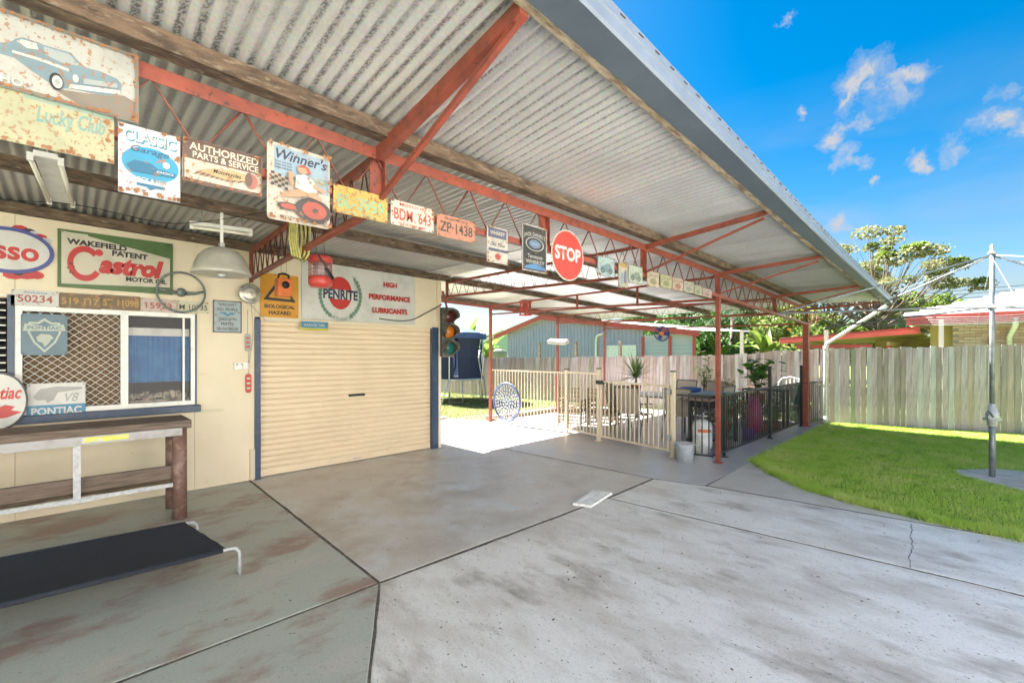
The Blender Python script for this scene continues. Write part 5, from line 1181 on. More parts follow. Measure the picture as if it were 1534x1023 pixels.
def spiky(name, lab, x, y_, z, r, n, m, potm=None, pr_=.1, ph=.15, w=.03, droop=.5):
    t = thing(name, lab, 'plant', (x, y_, z))
    if potm: pot(t, x, y_, z, pr_, ph, potm); z += ph - .02
    MB().tube([(x, y_, z), (x, y_, z + r * .3)], [.025, .02], 7).build('stem', M_bark, t)
    mb = MB()
    for i in range(n):
        a = random.uniform(0, 6.28); e = random.uniform(-.1, 1.45); mb.leaf((x, y_, z + r * .3), (math.cos(a) * math.cos(e), math.sin(a) * math.cos(e), math.sin(e)), None, r * random.uniform(.75, 1.1), w, droop, 4)
    mb.build('foliage', m, t, norm=False); return t
def bush(name, lab, x, y_, z, r, h, n, m, ls=.1, lw=.06, potm=None, pr_=.12, ph=.2, stems=5, cat='plant', extra=None, droop=.5):
    t = thing(name, lab, cat, (x, y_, z))
    if potm: pot(t, x, y_, z, pr_, ph, potm); z += ph - .02
    st = MB(); mb = MB(); tips = []
    for i in range(stems):
        a = random.uniform(0, 6.28); rr = r * random.uniform(.2, .7); tip = Vector((x + rr * math.cos(a), y_ + rr * math.sin(a), z + h * random.uniform(.6, .95))); st.tube([(x, y_, z), Vector((x, y_, z)).lerp(tip, .5) + Vector((0, 0, h * .08)), tip], [.012, .009, .005], 5); tips.append(tip)
    st.build('stems', M_bark, t)
    for i in range(n):
        tip = random.choice(tips); f = random.uniform(.25, 1.0); p = Vector((x, y_, z)).lerp(tip, f) + Vector((random.gauss(0, r * .22), random.gauss(0, r * .22), random.gauss(0, h * .08)))
        a = random.uniform(0, 6.28); e = random.uniform(-.2, .9); mb.leaf(p, (math.cos(a) * math.cos(e), math.sin(a) * math.cos(e), math.sin(e)), None, ls * random.uniform(.6, 1.2), lw, droop, 3)
    mb.build('foliage', m, t, norm=False)
    if extra:
        fb = MB()
        for i in range(extra[1]):
            tip = random.choice(tips); p = tip + Vector((random.gauss(0, r * .3), random.gauss(0, r * .3), random.gauss(0, h * .12)))
            for k in range(4): a = random.uniform(0, 6.28); fb.leaf(p, (math.cos(a), math.sin(a), .6), None, extra[2], extra[2] * .8, .3, 2)
        fb.build('flowers', extra[0], t, norm=False)['kind'] = 'stuff'
    return t
spiky('potted_yucca', 'spiky green yucca in a red pot standing on the outdoor table', -5.50, 9.35, .741, .60, 110, leafmat('leaf_yucca', (.16, .25, .08), (.28, .33, .14)), M_terra, .12, .2, .030, .35)
F_yel = leafmat('petal_yellow', (.62, .42, .05), (.5, .2, .03)); F_pink = leafmat('petal_pink', (.60, .06, .22), (.4, .05, .3)); F_crm = leafmat('petal_cream', (.62, .60, .36), (.45, .5, .25)); F_or = leafmat('petal_orange', (.62, .16, .03), (.5, .3, .04))
bush('fiddle_leaf_plant', 'big leaved dark green plant rising behind the black fence', -3.55, 11.3, .45, .42, .85, 75, leafmat('leaf_fiddle', (.055, .17, .02), (.12, .26, .04)), .24, .17, M_terra, .16, .28, 7)
bush('cream_flower_plant', 'tall pale cream flowered plant against the grey fence', -5.0, 12.2, .0, .30, 1.45, 60, L_grey, .12, .05, None, stems=5, extra=(F_crm, 40, .10))
bush('cream_flower_plant', 'short pale cream flowered plant just right of the near red post', -4.05, 11.0, .2, .22, .75, 40, L_grey, .12, .05, M_terra, .12, .2, 4, extra=(F_crm, 26, .09))
bush('potted_shrub', 'bushy yellow green plant on the barbecue side shelf line', -4.9, 11.6, .5, .25, .5, 50, L_yel, .12, .06, M_galv, .16, .2, 5)
bush('croton', 'yellow and orange leaved croton behind the black fence', -3.75, 9.9, .0, .34, .62, 90, L_cro, .16, .05, M_terra, .14, .2, 7, extra=(F_yel, 24, .07))
bush('flowering_plant', 'pot plant with orange flowers behind the black fence', -3.45, 10.35, .0, .25, .5, 60, L_mid, .10, .05, M_galv, .13, .2, 5, extra=(F_or, 28, .06))
bush('garden_shrub', 'dense green shrub behind the middle bay of black fence', -3.25, 11.25, .0, .38, .75, 170, L_mid, .12, .06, None, stems=8)
bush('garden_shrub', 'yellow tipped shrub beside the far red post', -3.35, 12.0, .0, .30, .85, 110, L_yel, .12, .045, None, stems=7)
bush('garden_shrub', 'broad leaved green shrub at the far end of the black fence', -3.05, 12.75, .0, .35, .62, 70, L_dark, .22, .12, None, stems=6)
bush('garden_shrub', 'low mixed green shrub at the foot of the fence behind the barbecue', -4.4, 12.3, .0, .45, .6, 130, L_mid, .14, .06, None, stems=8)
bush('garden_shrub', 'red leaved cordyline against the fence right of the near red post', -4.0, 12.5, .0, .25, .9, 60, leafmat('leaf_cordyline', (.20, .04, .05), (.1, .12, .03)), .28, .05, None, stems=5)
def jar(name, lab, x, y_, z, prof, m, cat='pot'):
    t = tag(MB().lathe(prof, (x, y_, z), 20).build(name, m), lab, cat); return t
jar('glazed_jar', 'tall magenta glazed jar behind the black fence', -3.28, 10.25, 0, [(.09, 0), (.16, .18), (.17, .42), (.12, .62), (.09, .70), (.11, .76), (.09, .76), (.07, .68)], mat('magenta_glaze', (.42, .035, .14), .3, col2=(.3, .03, .2), scale=6))
jar('purple_pot', 'square shouldered purple plant pot low behind the black fence', -3.1, 9.35, 0, [(.07, 0), (.11, .04), (.11, .20), (.12, .22), (.10, .22), (.09, .12)], mat('purple_glaze', (.10, .035, .22), .3))
jar('teal_bottle', 'green teal glass ornament bottle by the far end of the black fence', -3.0, 12.45, .35, [(.08, 0), (.11, .10), (.10, .22), (.04, .34), (.025, .55), (.03, .57)], mat('teal_glass', (.05, .32, .22), .12), 'ornament')
tr_ = thing('planter_trough', 'terracotta trough planter low beside the black fence', 'planter', (-3.2, 11.0, 0))
MB().box((-3.32, 10.6, 0), (-3.08, 11.3, .16)).build('trough', M_terra, tr_); MB().box((-3.30, 10.62, .155), (-3.10, 11.28, .165)).build('soil', M_soilp, tr_)
# dark plant stand behind the fence
ps = thing('plant_stand', 'dark metal plant shelf behind the middle bay of black fence', 'shelf', (-3.5, 11.7, 0))
for z in (.35, .80): MB().box((-3.95, 11.5, z), (-3.05, 11.85, z + .03)).build('shelf', M_black, ps)
for x in (-3.93, -3.07):
    for y_ in (11.52, 11.83): MB().box((x - .015, y_ - .015, 0), (x + .015, y_ + .015, .8)).build('leg', M_black, ps)
wc = thing('wire_chair', 'white wire garden chair standing behind the black fence shrubs', 'chair', (-3.2, 12.35, 0))
MB().tube([(-3.45, 12.5, .45), (-3.45, 12.55, .95), (-3.38, 12.56, 1.05), (-3.2, 12.57, 1.09), (-3.02, 12.56, 1.05), (-2.95, 12.55, .95), (-2.95, 12.5, .45)], .014, 6).build('back_frame', M_white, wc)
mb = MB()
for i in range(5): mb.tube([(-3.37 + i * .085, 12.52, .46), (-3.37 + i * .085, 12.56, 1.05)], .006, 5)
mb.build('back_wires', M_white, wc); MB().box((-3.44, 12.12, .43), (-2.96, 12.5, .45)).build('seat', M_white, wc)
for x in (-3.42, -2.98):
    for y_ in (12.14, 12.48): MB().tube([(x, y_, .43), (x, y_, 0)], .012, 6).build('leg', M_white, wc)
# barbecue and gas bottle
bq = thing('barbecue', 'black barbecue trolley with timber side shelves beside the near red post', 'barbecue', (-3.35, 8.35, 0))
M_tsh = mat('bbq_timber', (.26, .17, .12), .6, col2=(.18, .11, .08), scale=14, stretch=(1, 8, 1))
for k in range(4): MB().box((-3.62 + k * .135, 7.58, .86), (-3.50 + k * .135, 8.1, .885)).build('shelf_slat', M_tsh, bq)
for k in range(4): MB().box((-3.62 + k * .135, 8.72, .86), (-3.50 + k * .135, 9.15, .885)).build('shelf_slat', M_tsh, bq)
bevel(MB().box((-3.64, 8.02, .70), (-3.08, 8.78, .90)).build('fire_box', M_black, bq), .01); bevel(MB().box((-3.66, 8.0, .90), (-3.06, 8.8, .94)).build('hot_plate', M_frame, bq), .006)
MB().box((-3.6, 8.1, .12), (-3.12, 8.74, .15)).build('lower_shelf', M_black, bq)
for x in (-3.6, -3.12):
    for y_ in (7.95, 8.78): MB().box((x - .02, y_ - .02, .05), (x + .02, y_ + .02, .86)).build('leg', M_black, bq)
for x in (-3.62, -3.10): MB().lathe([(.085, -.015), (.085, .015)], (x, 7.93, .085), 18, 'X').build('wheel', M_black, bq)
for k in range(4): MB().lathe([(.022, 0), (.018, .02), (0, .022)], (-3.06, 8.12 + k * .17, .80), 12, 'X').build('knob', M_galv, bq)
gs = thing('gas_bottle', 'white gas bottle with red print standing under the barbecue', 'gas bottle', (-3.28, 7.72, 0))
M_gas = mat('gas_white', (.68, .70, .70), .4, col2=(.5, .52, .5), scale=8)
MB().lathe([(.12, 0), (.12, .04), (.15, .09), (.155, .15), (.155, .42), (.14, .49), (.08, .53), (.03, .55)], (-3.28, 7.72, 0), 24).build('body', M_gas, gs)
MB().tube([(-3.28 + .09 * math.cos(a), 7.72 + .09 * math.sin(a), .60) for a in [R(20 + 32 * i) for i in range(11)]], .009, 6).build('collar', M_gas, gs)
MB().lathe([(.02, .54), (.02, .62), (.03, .63), (.03, .65)], (-3.28, 7.72, 0), 10).build('valve', M_galv, gs)
lb = MB()
for i in range(8):
    a0, a1 = R(-95 + i * 11), R(-84 + i * 11); lb.face([(-3.28 + .157 * math.cos(a0), 7.72 + .157 * math.sin(a0), .34), (-3.28 + .157 * math.cos(a1), 7.72 + .157 * math.sin(a1), .34), (-3.28 + .157 * math.cos(a1), 7.72 + .157 * math.sin(a1), .39), (-3.28 + .157 * math.cos(a0), 7.72 + .157 * math.sin(a0), .39)])
lb.build('red_print', F_or if False else mat('print_orange_red', (.65, .14, .05), .5), gs)
cable('gas_hose', 'black gas hose looping from the bottle up to the barbecue', [(-3.28, 7.72, .64), (-3.22, 7.64, .72), (-3.3, 7.6, .6), (-3.45, 7.7, .55), (-3.5, 7.9, .7)], .009)
# blue tub, red toy
bt = thing('blue_tub', 'bright blue plastic tub on legs left of the barbecue', 'tub', (-4.85, 10.75, 0))
M_blt = mat('blue_plastic', (.03, .12, .42), .35)
MB().lathe([(.17, .55), (.24, .82), (.26, .84), (.24, .84), (.17, .58), (0, .58)], (-4.85, 10.75, 0), 22).build('bowl', M_blt, bt)
for a in (0, 2.1, 4.2): MB().tube([(-4.85 + .16 * math.cos(a), 10.75 + .16 * math.sin(a), .56), (-4.85 + .25 * math.cos(a), 10.75 + .25 * math.sin(a), 0)], .014, 6).build('leg', M_blt, bt)
rt = thing('red_watering_can', 'bright red watering can beside the blue tub', 'watering can', (-4.35, 10.75, .45))
M_rtp = mat('toy_red', (.60, .03, .04), .35)
MB().lathe([(.10, .45), (.12, .5), (.11, .66), (.07, .70)], (-4.35, 10.75, 0), 16).build('body', M_rtp, rt); MB().tube([(-4.26, 10.75, .5), (-4.12, 10.72, .66), (-4.07, 10.71, .72)], [.02, .014, .03], 8).build('spout', M_rtp, rt)
MB().tube([(-4.43, 10.75, .5), (-4.54, 10.76, .60), (-4.5, 10.76, .74), (-4.35, 10.75, .76), (-4.28, 10.75, .69)], .01, 6).build('handle', M_rtp, rt)
cr = thing('timber_crate', 'low timber crate stand carrying the red watering can', 'crate', (-4.35, 10.8, 0))
for k in range(4): MB().box((-4.65, 10.6, .02 + k * .11), (-4.05, 11.0, .10 + k * .11)).build('board', M_timber2, cr)
# heater strip, lantern, fan
hc_ = at_y(837, 510, 9.88)
ht = thing('strip_heater', 'white strip heater bracketed on the middle far red post', 'heater', hc_)
MB().bar((hc_.x - .30, hc_.y - .06, hc_.z - .02), (hc_.x + .38, hc_.y - .10, hc_.z - .06), .16, .10, up=(0, -.5, 1)).build('reflector', M_enamel, ht); MB().tube([(hc_.x - .28, hc_.y - .13, hc_.z - .05), (hc_.x + .36, hc_.y - .17, hc_.z - .09)], .018, 8).build('element', M_galv, ht)
MB().bar((hc_.x, hc_.y, hc_.z), (-8.3, 9.9, hc_.z + .02), .03).build('bracket', M_galv, ht)
lc = at_y(787, 462, 7.9)
ln = thing('red_lantern', 'square red metal lantern hanging under the carport above the cream fence', 'lantern', lc)
for sx in (-1, 1):
    for sy in (-1, 1): MB().box((lc.x + sx * .085 - .012, lc.y + sy * .085 - .012, lc.z - .16), (lc.x + sx * .085 + .012, lc.y + sy * .085 + .012, lc.z + .14)).build('frame_post', M_zap, ln)
MB().cbox((lc.x, lc.y, lc.z + .15), (.22, .22, .05)).build('cap', M_zap, ln); MB().cbox((lc.x, lc.y, lc.z - .16), (.22, .22, .03)).build('tray', M_zap, ln)
gl = MB()
for k in range(4): gl.cbox((lc.x, lc.y, lc.z - .1 + k * .065), (.19, .19, .018))
gl.build('cross_bars', M_zap, ln); MB().cbox((lc.x, lc.y, lc.z - .02), (.09, .09, .2)).build('inner_glass', mat('lantern_glass', (.45, .2, .18), .3), ln)
MB().tube([(lc.x, lc.y, lc.z + .17), (lc.x, lc.y, zb(7.9) - .0)], .004, 5).build('wire', M_dark, ln)
fc_ = at_y(992, 500, 11.0)
fn = thing('hanging_fan', 'small blue cage fan with orange hub hanging from the far roof edge', 'fan', fc_)
cg = MB()
fd = Vector((.35, -1, 0)).normalized(); fs = Vector((1, .35, 0)).normalized()
for rr_ in (.08, .13, .18): cg.tube([fc_ + fs * rr_ * math.cos(a) + Vector((0, 0, rr_ * math.sin(a))) + fd * .05 for a in [2 * math.pi * i / 24 for i in range(24)]], .006 if rr_ < .18 else .018, 6, closed=True)
for i in range(12): a = math.pi * i / 6; cg.tube([fc_ + fd * .07, fc_ + fs * .18 * math.cos(a) + Vector((0, 0, .18 * math.sin(a))) + fd * .05], .004, 4)
cg.build('cage', mat('fan_blue', (.02, .04, .16), .35), fn)
MB().tube([fc_ - fd * .1, fc_ + fd * .08], [.05, .06], 14).build('hub', mat('fan_orange', (.60, .16, .05), .4), fn)
for i in range(3):
    a = 2 * math.pi * i / 3; d_ = fs * math.cos(a) + Vector((0, 0, math.sin(a))); q_ = fs * -math.sin(a) + Vector((0, 0, math.cos(a)))
    mb = MB(); mb.face([fc_ + d_ * .04 - q_ * .03, fc_ + d_ * .15 - q_ * .06, fc_ + d_ * .16 + q_ * .05, fc_ + d_ * .04 + q_ * .03]); mb.build('blade', mat('fan_blade', (.05, .08, .3), .4), fn)
MB().tube([fc_ - fd * .02 + Vector((0, 0, .18)), (fc_.x, fc_.y, zb(11) + .0)], .006, 5).build('hanger', M_dark, fn)

# ------------------------------------------------------------ rotary clothes hoist
M_hgal = mat('hoist_galv', (.24, .26, .28), .55, .5, col2=(.15, .17, .18), scale=9)
HC = Vector((.12, 8.81, 0))
hs_ = thing('clothes_hoist', 'galvanised rotary clothes hoist with drooping arms on the lawn', 'clothes hoist', HC)
MB().tube([HC, HC + Vector((0, 0, .82))], .034, 14).build('lower_post', M_hgal, hs_)
MB().tube([HC + Vector((0, 0, .8)), HC + Vector((0, 0, 2.98))], .027, 14).build('upper_post', M_hgal, hs_)
MB().lathe([(.03, 2.97), (.045, 2.985), (.045, 3.0), (.02, 3.02), (.02, 3.09), (.0, 3.11)], HC, 14).build('top_cap', M_galv, hs_)
MB().lathe([(.045, 2.24), (.045, 2.31)], HC, 14).build('collar', M_hgal, hs_)
gx = HC + Vector((0, 0, .82))
gb_ = MB(); gb_.lathe([(.04, -.13), (.052, -.12), (.052, -.06), (.066, -.05), (.066, .05), (.05, .06), (.05, .11), (.036, .12), (.036, .17)], gx, 18); gb_.tube([gx + Vector((.0, -.11, 0)), gx + Vector((.0, .09, 0))], .040, 14); gb_.tube([gx + Vector((-.09, 0, -.04)), gx + Vector((.09, 0, -.04))], .018, 10); gb_.build('gearbox', M_galv, hs_)
MB().tube([gx + Vector((0, -.05, 0)), gx + Vector((.01, -.12, 0)), gx + Vector((-.04, -.12, .10)), gx + Vector((-.04, -.17, .10))], .010, 7).build('crank', M_hgal, hs_)
cz = 2.275; tips = []
for ang_ in (229, 139, 49, 319):
    a = R(ang_); tip = HC + Vector((2.95 * math.cos(a), 2.95 * math.sin(a), 2.17)); tips.append(tip)
    am = part('arm', hs_)
    MB().tube([HC + Vector((.04 * math.cos(a), .04 * math.sin(a), cz)), tip], .015, 8).build('arm_tube', M_hgal, am)
    MB().tube([HC + Vector((.04 * math.cos(a), .04 * math.sin(a), 2.95)), HC.lerp(tip, .5) * 1 + Vector((0, 0, 1.085 * 0)) if False else tip.lerp(HC + Vector((0, 0, 2.95)), .02)], .011, 7).build('brace_rod', M_hgal, am)
for k in range(4):
    a, b = tips[k], tips[(k + 1) % 4]; hubp = HC + Vector((0, 0, cz))
    w = MB()
    for f in (1.0, .86, .72, .58, .44): 
        p, q = hubp.lerp(a, f), hubp.lerp(b, f); mid = (p + q) / 2 - Vector((0, 0, .03)); w.tube([p, mid, q], .0035, 4)
    w.build('line_wires', M_galv, hs_)
w = MB()
for t_ in tips:
    for s_ in (-1, 1): pass
for k in range(4): w.tube([HC + Vector((0, 0, 2.93)), tips[k].lerp(tips[(k + 1) % 4], .5)], .003, 4)
w.build('stay_wires', M_galv, hs_)

# ------------------------------------------------------------ paling fence round the yard
M_pal = mat('paling_grey', (.56, .465, .46), .9, col2=(.34, .28, .27), scale=3.2, lo=.4, hi=.66, stretch=(5, 5, .7), bump=.5, bscale=16, col3=(.70, .61, .585), scale3=4, lo3=.52, hi3=.66)
M_pal2 = mat('paling_brown', (.54, .42, .37), .9, col2=(.33, .26, .21), scale=3.5, lo=.4, hi=.66, stretch=(5, 5, .7), bump=.5, bscale=16)
M_pal3 = mat('paling_moss', (.42, .41, .31), .9, col2=(.22, .24, .15), scale=3.5, lo=.4, hi=.66, stretch=(5, 5, .7), bump=.5, bscale=16)
pf = thing('paling_fence', 'long weathered grey timber paling fence along the back of the yard', 'fence', (-2.5, 12.97, 0))
LINE = [(-19, 11.45, 1.5), (-14.7, 11.85, 1.5), (-5.5, 12.85, 1.62), (-2.5, 13.02, 1.80), (.6, 13.92, 1.85), (5.2, 15.3, 1.9)]
pm = []
for M_ in (M_pal, M_pal2, M_pal3, M_pal):
    mb = MB(); zt_ = 1.0
    P = [(-.048, 0, 0), (.048, 0, 0), (.048, .015, 0), (-.048, .015, 0)]
    mb.box((-.048, 0, 0), (.048, .015, 1.0)); me = mb.mesh('paling', M_); pm.append(me)
for M_ in (mat('paling_dark', (.40, .34, .30), .9, col2=(.27, .23, .20), scale=4, stretch=(5, 5, .7), bump=.5), mat('paling_silver', (.60, .56, .54), .9, col2=(.42, .38, .36), scale=4, stretch=(5, 5, .7), bump=.5)):
    pm.append(MB().box((-.048, 0, 0), (.048, .015, 1.0)).mesh('paling', M_))
for (a, b) in zip(LINE, LINE[1:]):
    A_, B_ = Vector((a[0], a[1])), Vector((b[0], b[1])); L_ = (B_ - A_).length; d_ = (B_ - A_) / L_; rz = math.atan2(d_.y, d_.x)
    stp = .100 if b[0] <= -2.4 else .098
    n = int(L_ / stp)
    for i in range(n):
        p = A_ + d_ * (i + .5) * L_ / n; h = a[2] + (b[2] - a[2]) * (i + .5) / n
        me = pm[random.choices((0, 1, 2, 4, 5), (6, 3, .4, 2, 2.5))[0]]
        gapx = .99 if b[0] <= -2.4 else random.choice((1.03, 1.02, 1.01, 1.0, .95))
        o = inst('paling', me, pf, (p.x, p.y + (.0 if i % 2 else .003), -.02), rz + random.uniform(-.012, .012), (gapx, 1, h + random.uniform(-.03, .022))); o.rotation_euler.y = random.uniform(-.006, .006)
    nrm = Vector((-d_.y, d_.x))
    for z in (.25, .85, 1.4):
        p, q = A_ + nrm * .04, B_ + nrm * .04; MB().bar((p.x, p.y, z), (q.x, q.y, z), .04, .07).build('fence_rail', M_pal2, pf)
for i, (u, v) in enumerate(((806, 514), (861, 512), (927, 510), (1110, 494), (1237, 494), (1412, 478))):
    # squared posts rising above the palings
    d = ray(u, v)
    for (a, b) in zip(LINE, LINE[1:]):
        ex, ey = b[0] - a[0], b[1] - a[1]; nx, ny = -ey, ex; den = d.x * nx + d.y * ny; t = (a[0] * nx + a[1] * ny) / den; x, y_ = d.x * t, d.y * t
        if a[0] <= x <= b[0]: break
    zt_ = EYE + d.z * t; L_ = math.hypot(nx, ny); x += nx / L_ * .09; y_ += ny / L_ * .09
    o = MB().box((x - .04, y_ - .04, 0), (x + .04, y_ + .04, zt_)).build('tall_post', M_timber2 if i < 3 else mat('post_pale', (.55, .5, .42), .8), pf)

# ------------------------------------------------------------ trampoline
tm = thing('trampoline', 'round trampoline with blue net and peaked canopy beyond the shed corner', 'trampoline', (-13.2, 10.3, 0))
TC = Vector((-13.35, 9.9, 0)); M_net = mat('net_blue', (.04, .055, .10), .8, trans=.3); M_tub = mat('trampoline_tube', (.55, .57, .60), .35, .5)
dl = ray(668, 530)
Rr = 1.25; nl = 6
MB().tube([TC + Vector((Rr * math.cos(a), Rr * math.sin(a), .78)) for a in [2 * math.pi * i / 24 for i in range(24)]], .03, 7, closed=True).build('frame_ring', M_tub, tm)
MB().lathe([(Rr * .98, .78), (Rr * .8, .785), (0, .77)], TC, 24, cap=False).build('jump_mat', M_black, tm)
nt_ = MB(); vs0 = []; n_ = 48
for i in range(n_):
    a = 2 * math.pi * i / n_; r0 = Rr * .97; r1 = Rr * (1.0 - .06 * abs(math.sin(nl * a / 2)))
    vs0.append((nt_.bm.verts.new(TC + Vector((r0 * math.cos(a), r0 * math.sin(a), .80))), nt_.bm.verts.new(TC + Vector((r1 * .92 * math.cos(a), r1 * .92 * math.sin(a), 1.5))), nt_.bm.verts.new(TC + Vector((r1 * math.cos(a), r1 * math.sin(a), 2.3)))))
for i in range(n_):
    if i % 5 == 4: continue
    a, b = vs0[i], vs0[(i + 1) % n_]
    nt_.bm.faces.new((a[0], b[0], b[1], a[1])); nt_.bm.faces.new((a[1], b[1], b[2], a[2]))
nt_.build('net', M_net, tm, norm=False)
cn = MB(); ap = cn.bm.verts.new(TC + Vector((0, 0, 2.75))); rg = []
for i in range(24): a = 2 * math.pi * i / 24; rg.append((cn.bm.verts.new(TC + Vector((Rr * 1.05 * math.cos(a), Rr * 1.05 * math.sin(a), 2.38 - .04 * (i % 4 == 2)))), cn.bm.verts.new(TC + Vector((Rr * 1.07 * math.cos(a), Rr * 1.07 * math.sin(a), 2.18)))))
for i in range(24): a, b = rg[i], rg[(i + 1) % 24]; cn.bm.faces.new((a[0], b[0], ap)); cn.bm.faces.new((a[0], a[1], b[1], b[0]))
cn.build('canopy', mat('canopy_blue', (.05, .09, .18), .7), tm)
for i in range(nl):
    a = 2 * math.pi * i / nl + .4; e = Vector((math.cos(a), math.sin(a), 0)); MB().tube([TC + e * Rr * 1.06 + Vector((0, 0, 0)), TC + e * Rr * 1.02 + Vector((0, 0, .75)), TC + e * Rr * 1.10 + Vector((0, 0, 1.5)), TC + e * Rr * 1.02 + Vector((0, 0, 2.4))], .022, 7).build('net_pole', M_tub, tm)
    a2 = a + .35; e2 = Vector((math.cos(a2), math.sin(a2), 0)); MB().tube([TC + e * Rr + Vector((0, 0, .75)), TC + e * Rr * 1.05 + Vector((0, 0, .03)), TC + e2 * Rr * 1.05 + Vector((0, 0, .03)), TC + e2 * Rr + Vector((0, 0, .75))], .02, 7).build('leg', M_tub, tm)
ld = part('ladder', tm); lp_ = Vector((-12.35, 8.85, 0))
for s_ in (-.18, .18): MB().tube([lp_ + Vector((s_, -.15, 0)), lp_ + Vector((s_, .15, .78))], .016, 6).build('ladder_side', M_tub, ld)
for k in range(4): MB().tube([lp_ + Vector((-.18, -.11 + k * .07, .12 + k * .19)), lp_ + Vector((.18, -.11 + k * .07, .12 + k * .19))], .014, 6).build('rung', M_tub, ld)

# ------------------------------------------------------------ neighbours
M_clad = mat('cladding_blue', (.33, .32, .44), .55, col2=(.37, .36, .47), scale=1.5); M_fas = mat('fascia_red', (.52, .075, .06), .5, col2=(.42, .07, .055), scale=2); M_clad2 = mat('cladding_pale', (.48, .48, .52), .6); M_roofw = mat('roof_pale', (.66, .66, .66), .5, col2=(.5, .5, .5), scale=3)
YN = 17.0
def yz(u, v, Y=YN): p = at_y(u, v, Y); return p.x, p.z
nh = thing('neighbour_shed', 'blue clad gabled shed with red fascia beyond the paling fence', 'shed', (-12, YN, 0))
xl, zl = yz(760, 500); xa, za = yz(815, 479); xr, zr = yz(1040, 503); xm, zm = yz(963, 495)
wl = MB(); wl.face([(xl, YN, 0), (xm, YN, 0), (xm, YN, zm), (xa, YN, za), (xl, YN, zl)]); wl.build('gable_wall', M_clad, nh)
rbm = MB().box((-.022, -.018, 0), (.022, .0, 1)).mesh('rib', M_clad); x = xl + .1
while x < xm:
    zt_ = (zl + (za - zl) * (x - xl) / (xa - xl)) if x < xa else (za + (zm - za) * (x - xa) / (xm - xa)); inst('rib', rbm, nh, (x, YN, 0), 0, (1, 1, zt_)); x += .20
mb = MB().box((xm, YN + .05, 0), (xr, YN + .15, zr)); mb.build('side_wall', M_clad2, nh)
for k in range(16): MB().bar((xm + .02, YN + .04, .15 * k + .1), (xr - .02, YN + .04, .15 * k + .1), .02, .13, up=(0, .15, 1)).build('weatherboard', M_clad2, nh)
for x in (xm, (xm + xr) / 2 + .1, xr): MB().box((x - .05, YN - .03, 0), (x + .05, YN + .03, zr + .02)).build('corner_post', M_fas, nh)
xe, ze_ = yz(745, 506)
MB().bar((xe, YN - .25, ze_ + .02), (xa, YN - .25, za + .10), .05, .20).build('barge_board', M_fas, nh); MB().bar((xa, YN - .25, za + .10), (xr + .3, YN - .25, zr + .06), .05, .20).build('barge_board', M_fas, nh)
rf = MB(); rf.face([(xe - .1, YN - .3, ze_ + .13), (xa, YN - .3, za + .22), (xa, YN + 6, za + .22), (xe - .1, YN + 6, ze_ + .13)]); rf.face([(xa, YN - .3, za + .22), (xr + .35, YN - .3, zr + .18), (xr + .35, YN + 6, zr + .35), (xa, YN + 6, za + .22)]); rf.build('roof', M_roofw, nh)
xw, zw = yz(911, 519); xw2, zw2 = yz(952, 529)
wn2 = part('window', nh); MB().box((xw, YN - .03, .9), (xw2, YN - .02, zw)).build('blind', M_white, wn2); 
mb = MB(); mb.box((xw - .05, YN - .04, zw), (xw2 + .05, YN - .01, zw + .05)); mb.box((xw - .05, YN - .04, .9), (xw, YN - .01, zw)); mb.box((xw2, YN - .04, .9), (xw2 + .05, YN - .01, zw)); mb.build('frame', M_pipe, wn2)
xd, zd = yz(894, 500); MB().tube([(xd + .5, YN - .2, zd), (xd + .1, YN - .12, zd - .08), (xd, YN - .06, zd - .3), (xd, YN - .06, .2)], .05, 8).build('downpipe', M_pipe, nh)

M_brick = mat('brick_salmon', (.52, .36, .31), .85, col2=(.42, .29, .25), scale=5, bump=.3); M_brick2 = mat('brick_pale', (.60, .46, .41), .85, col2=(.5, .38, .34), scale=5, bump=.3); M_mort = mat('mortar', (.34, .31, .28), .9); M_soff = mat('soffit_yellow', (.50, .37, .16), .6, col2=(.42, .31, .14), scale=2)
YB = 18.5
bh = thing('brick_house', 'single storey brick house with red fascia and pale tiled roof behind the fence', 'house', (2, YB, 0))
def bz_(u, v, Y=YB): p = at_y(u, v, Y); return p.x, p.z
x0b, _ = bz_(1427, 500); _, ztop = bz_(1480, 486)
MB().box((x0b, YB + .02, 0), (9.5, YB + .2, ztop)).build('wall', M_mort, bh)
bm_ = [MB().box((-.112, -.012, -.035), (.112, .02, .035)).mesh('brick', m_) for m_ in (M_brick, M_brick2)]
nb = 0; r_ = 0; z = ztop - .05
while z > 1.55:
    x = x0b + .12 + (.12 if r_ % 2 else 0)
    while x < x0b + 4.4 and nb < 290: inst('brick', random.choice(bm_), bh, (x, YB + .0 + random.uniform(-.003, .003), z), 0); nb += 1; x += .236
    z -= .083; r_ += 1
xA, zA = bz_(1358, 484, YB - .9); xB_, zB_ = bz_(1534, 470, YB - .9)
sl_ = 0.0
MB().box((xA, YB - .92, zA - .06), (9.6, YB - .88, zA + .16)).build('fascia', M_fas, bh)
MB().box((xA - .02, YB - .97, zA + .10), (9.6, YB - .92, zA + .20)).build('gutter', M_fas, bh)
MB().box((xA, YB - .88, zA - .055), (9.5, YB + 5, zA - .03)).build('soffit', M_soff, bh)
MB().box((xA, YB - .88, zA - .04), (xA + .04, YB + 5, zA + .16)).build('fascia', M_fas, bh)
MB().box((bz_(1392, 500)[0], YB + .4, 0), (x0b + .0, YB + .5, zA)).build('recess_wall', M_soff, bh)
def roofz(y_): return zA + .19 + (y_ - (YB - .95)) * .30
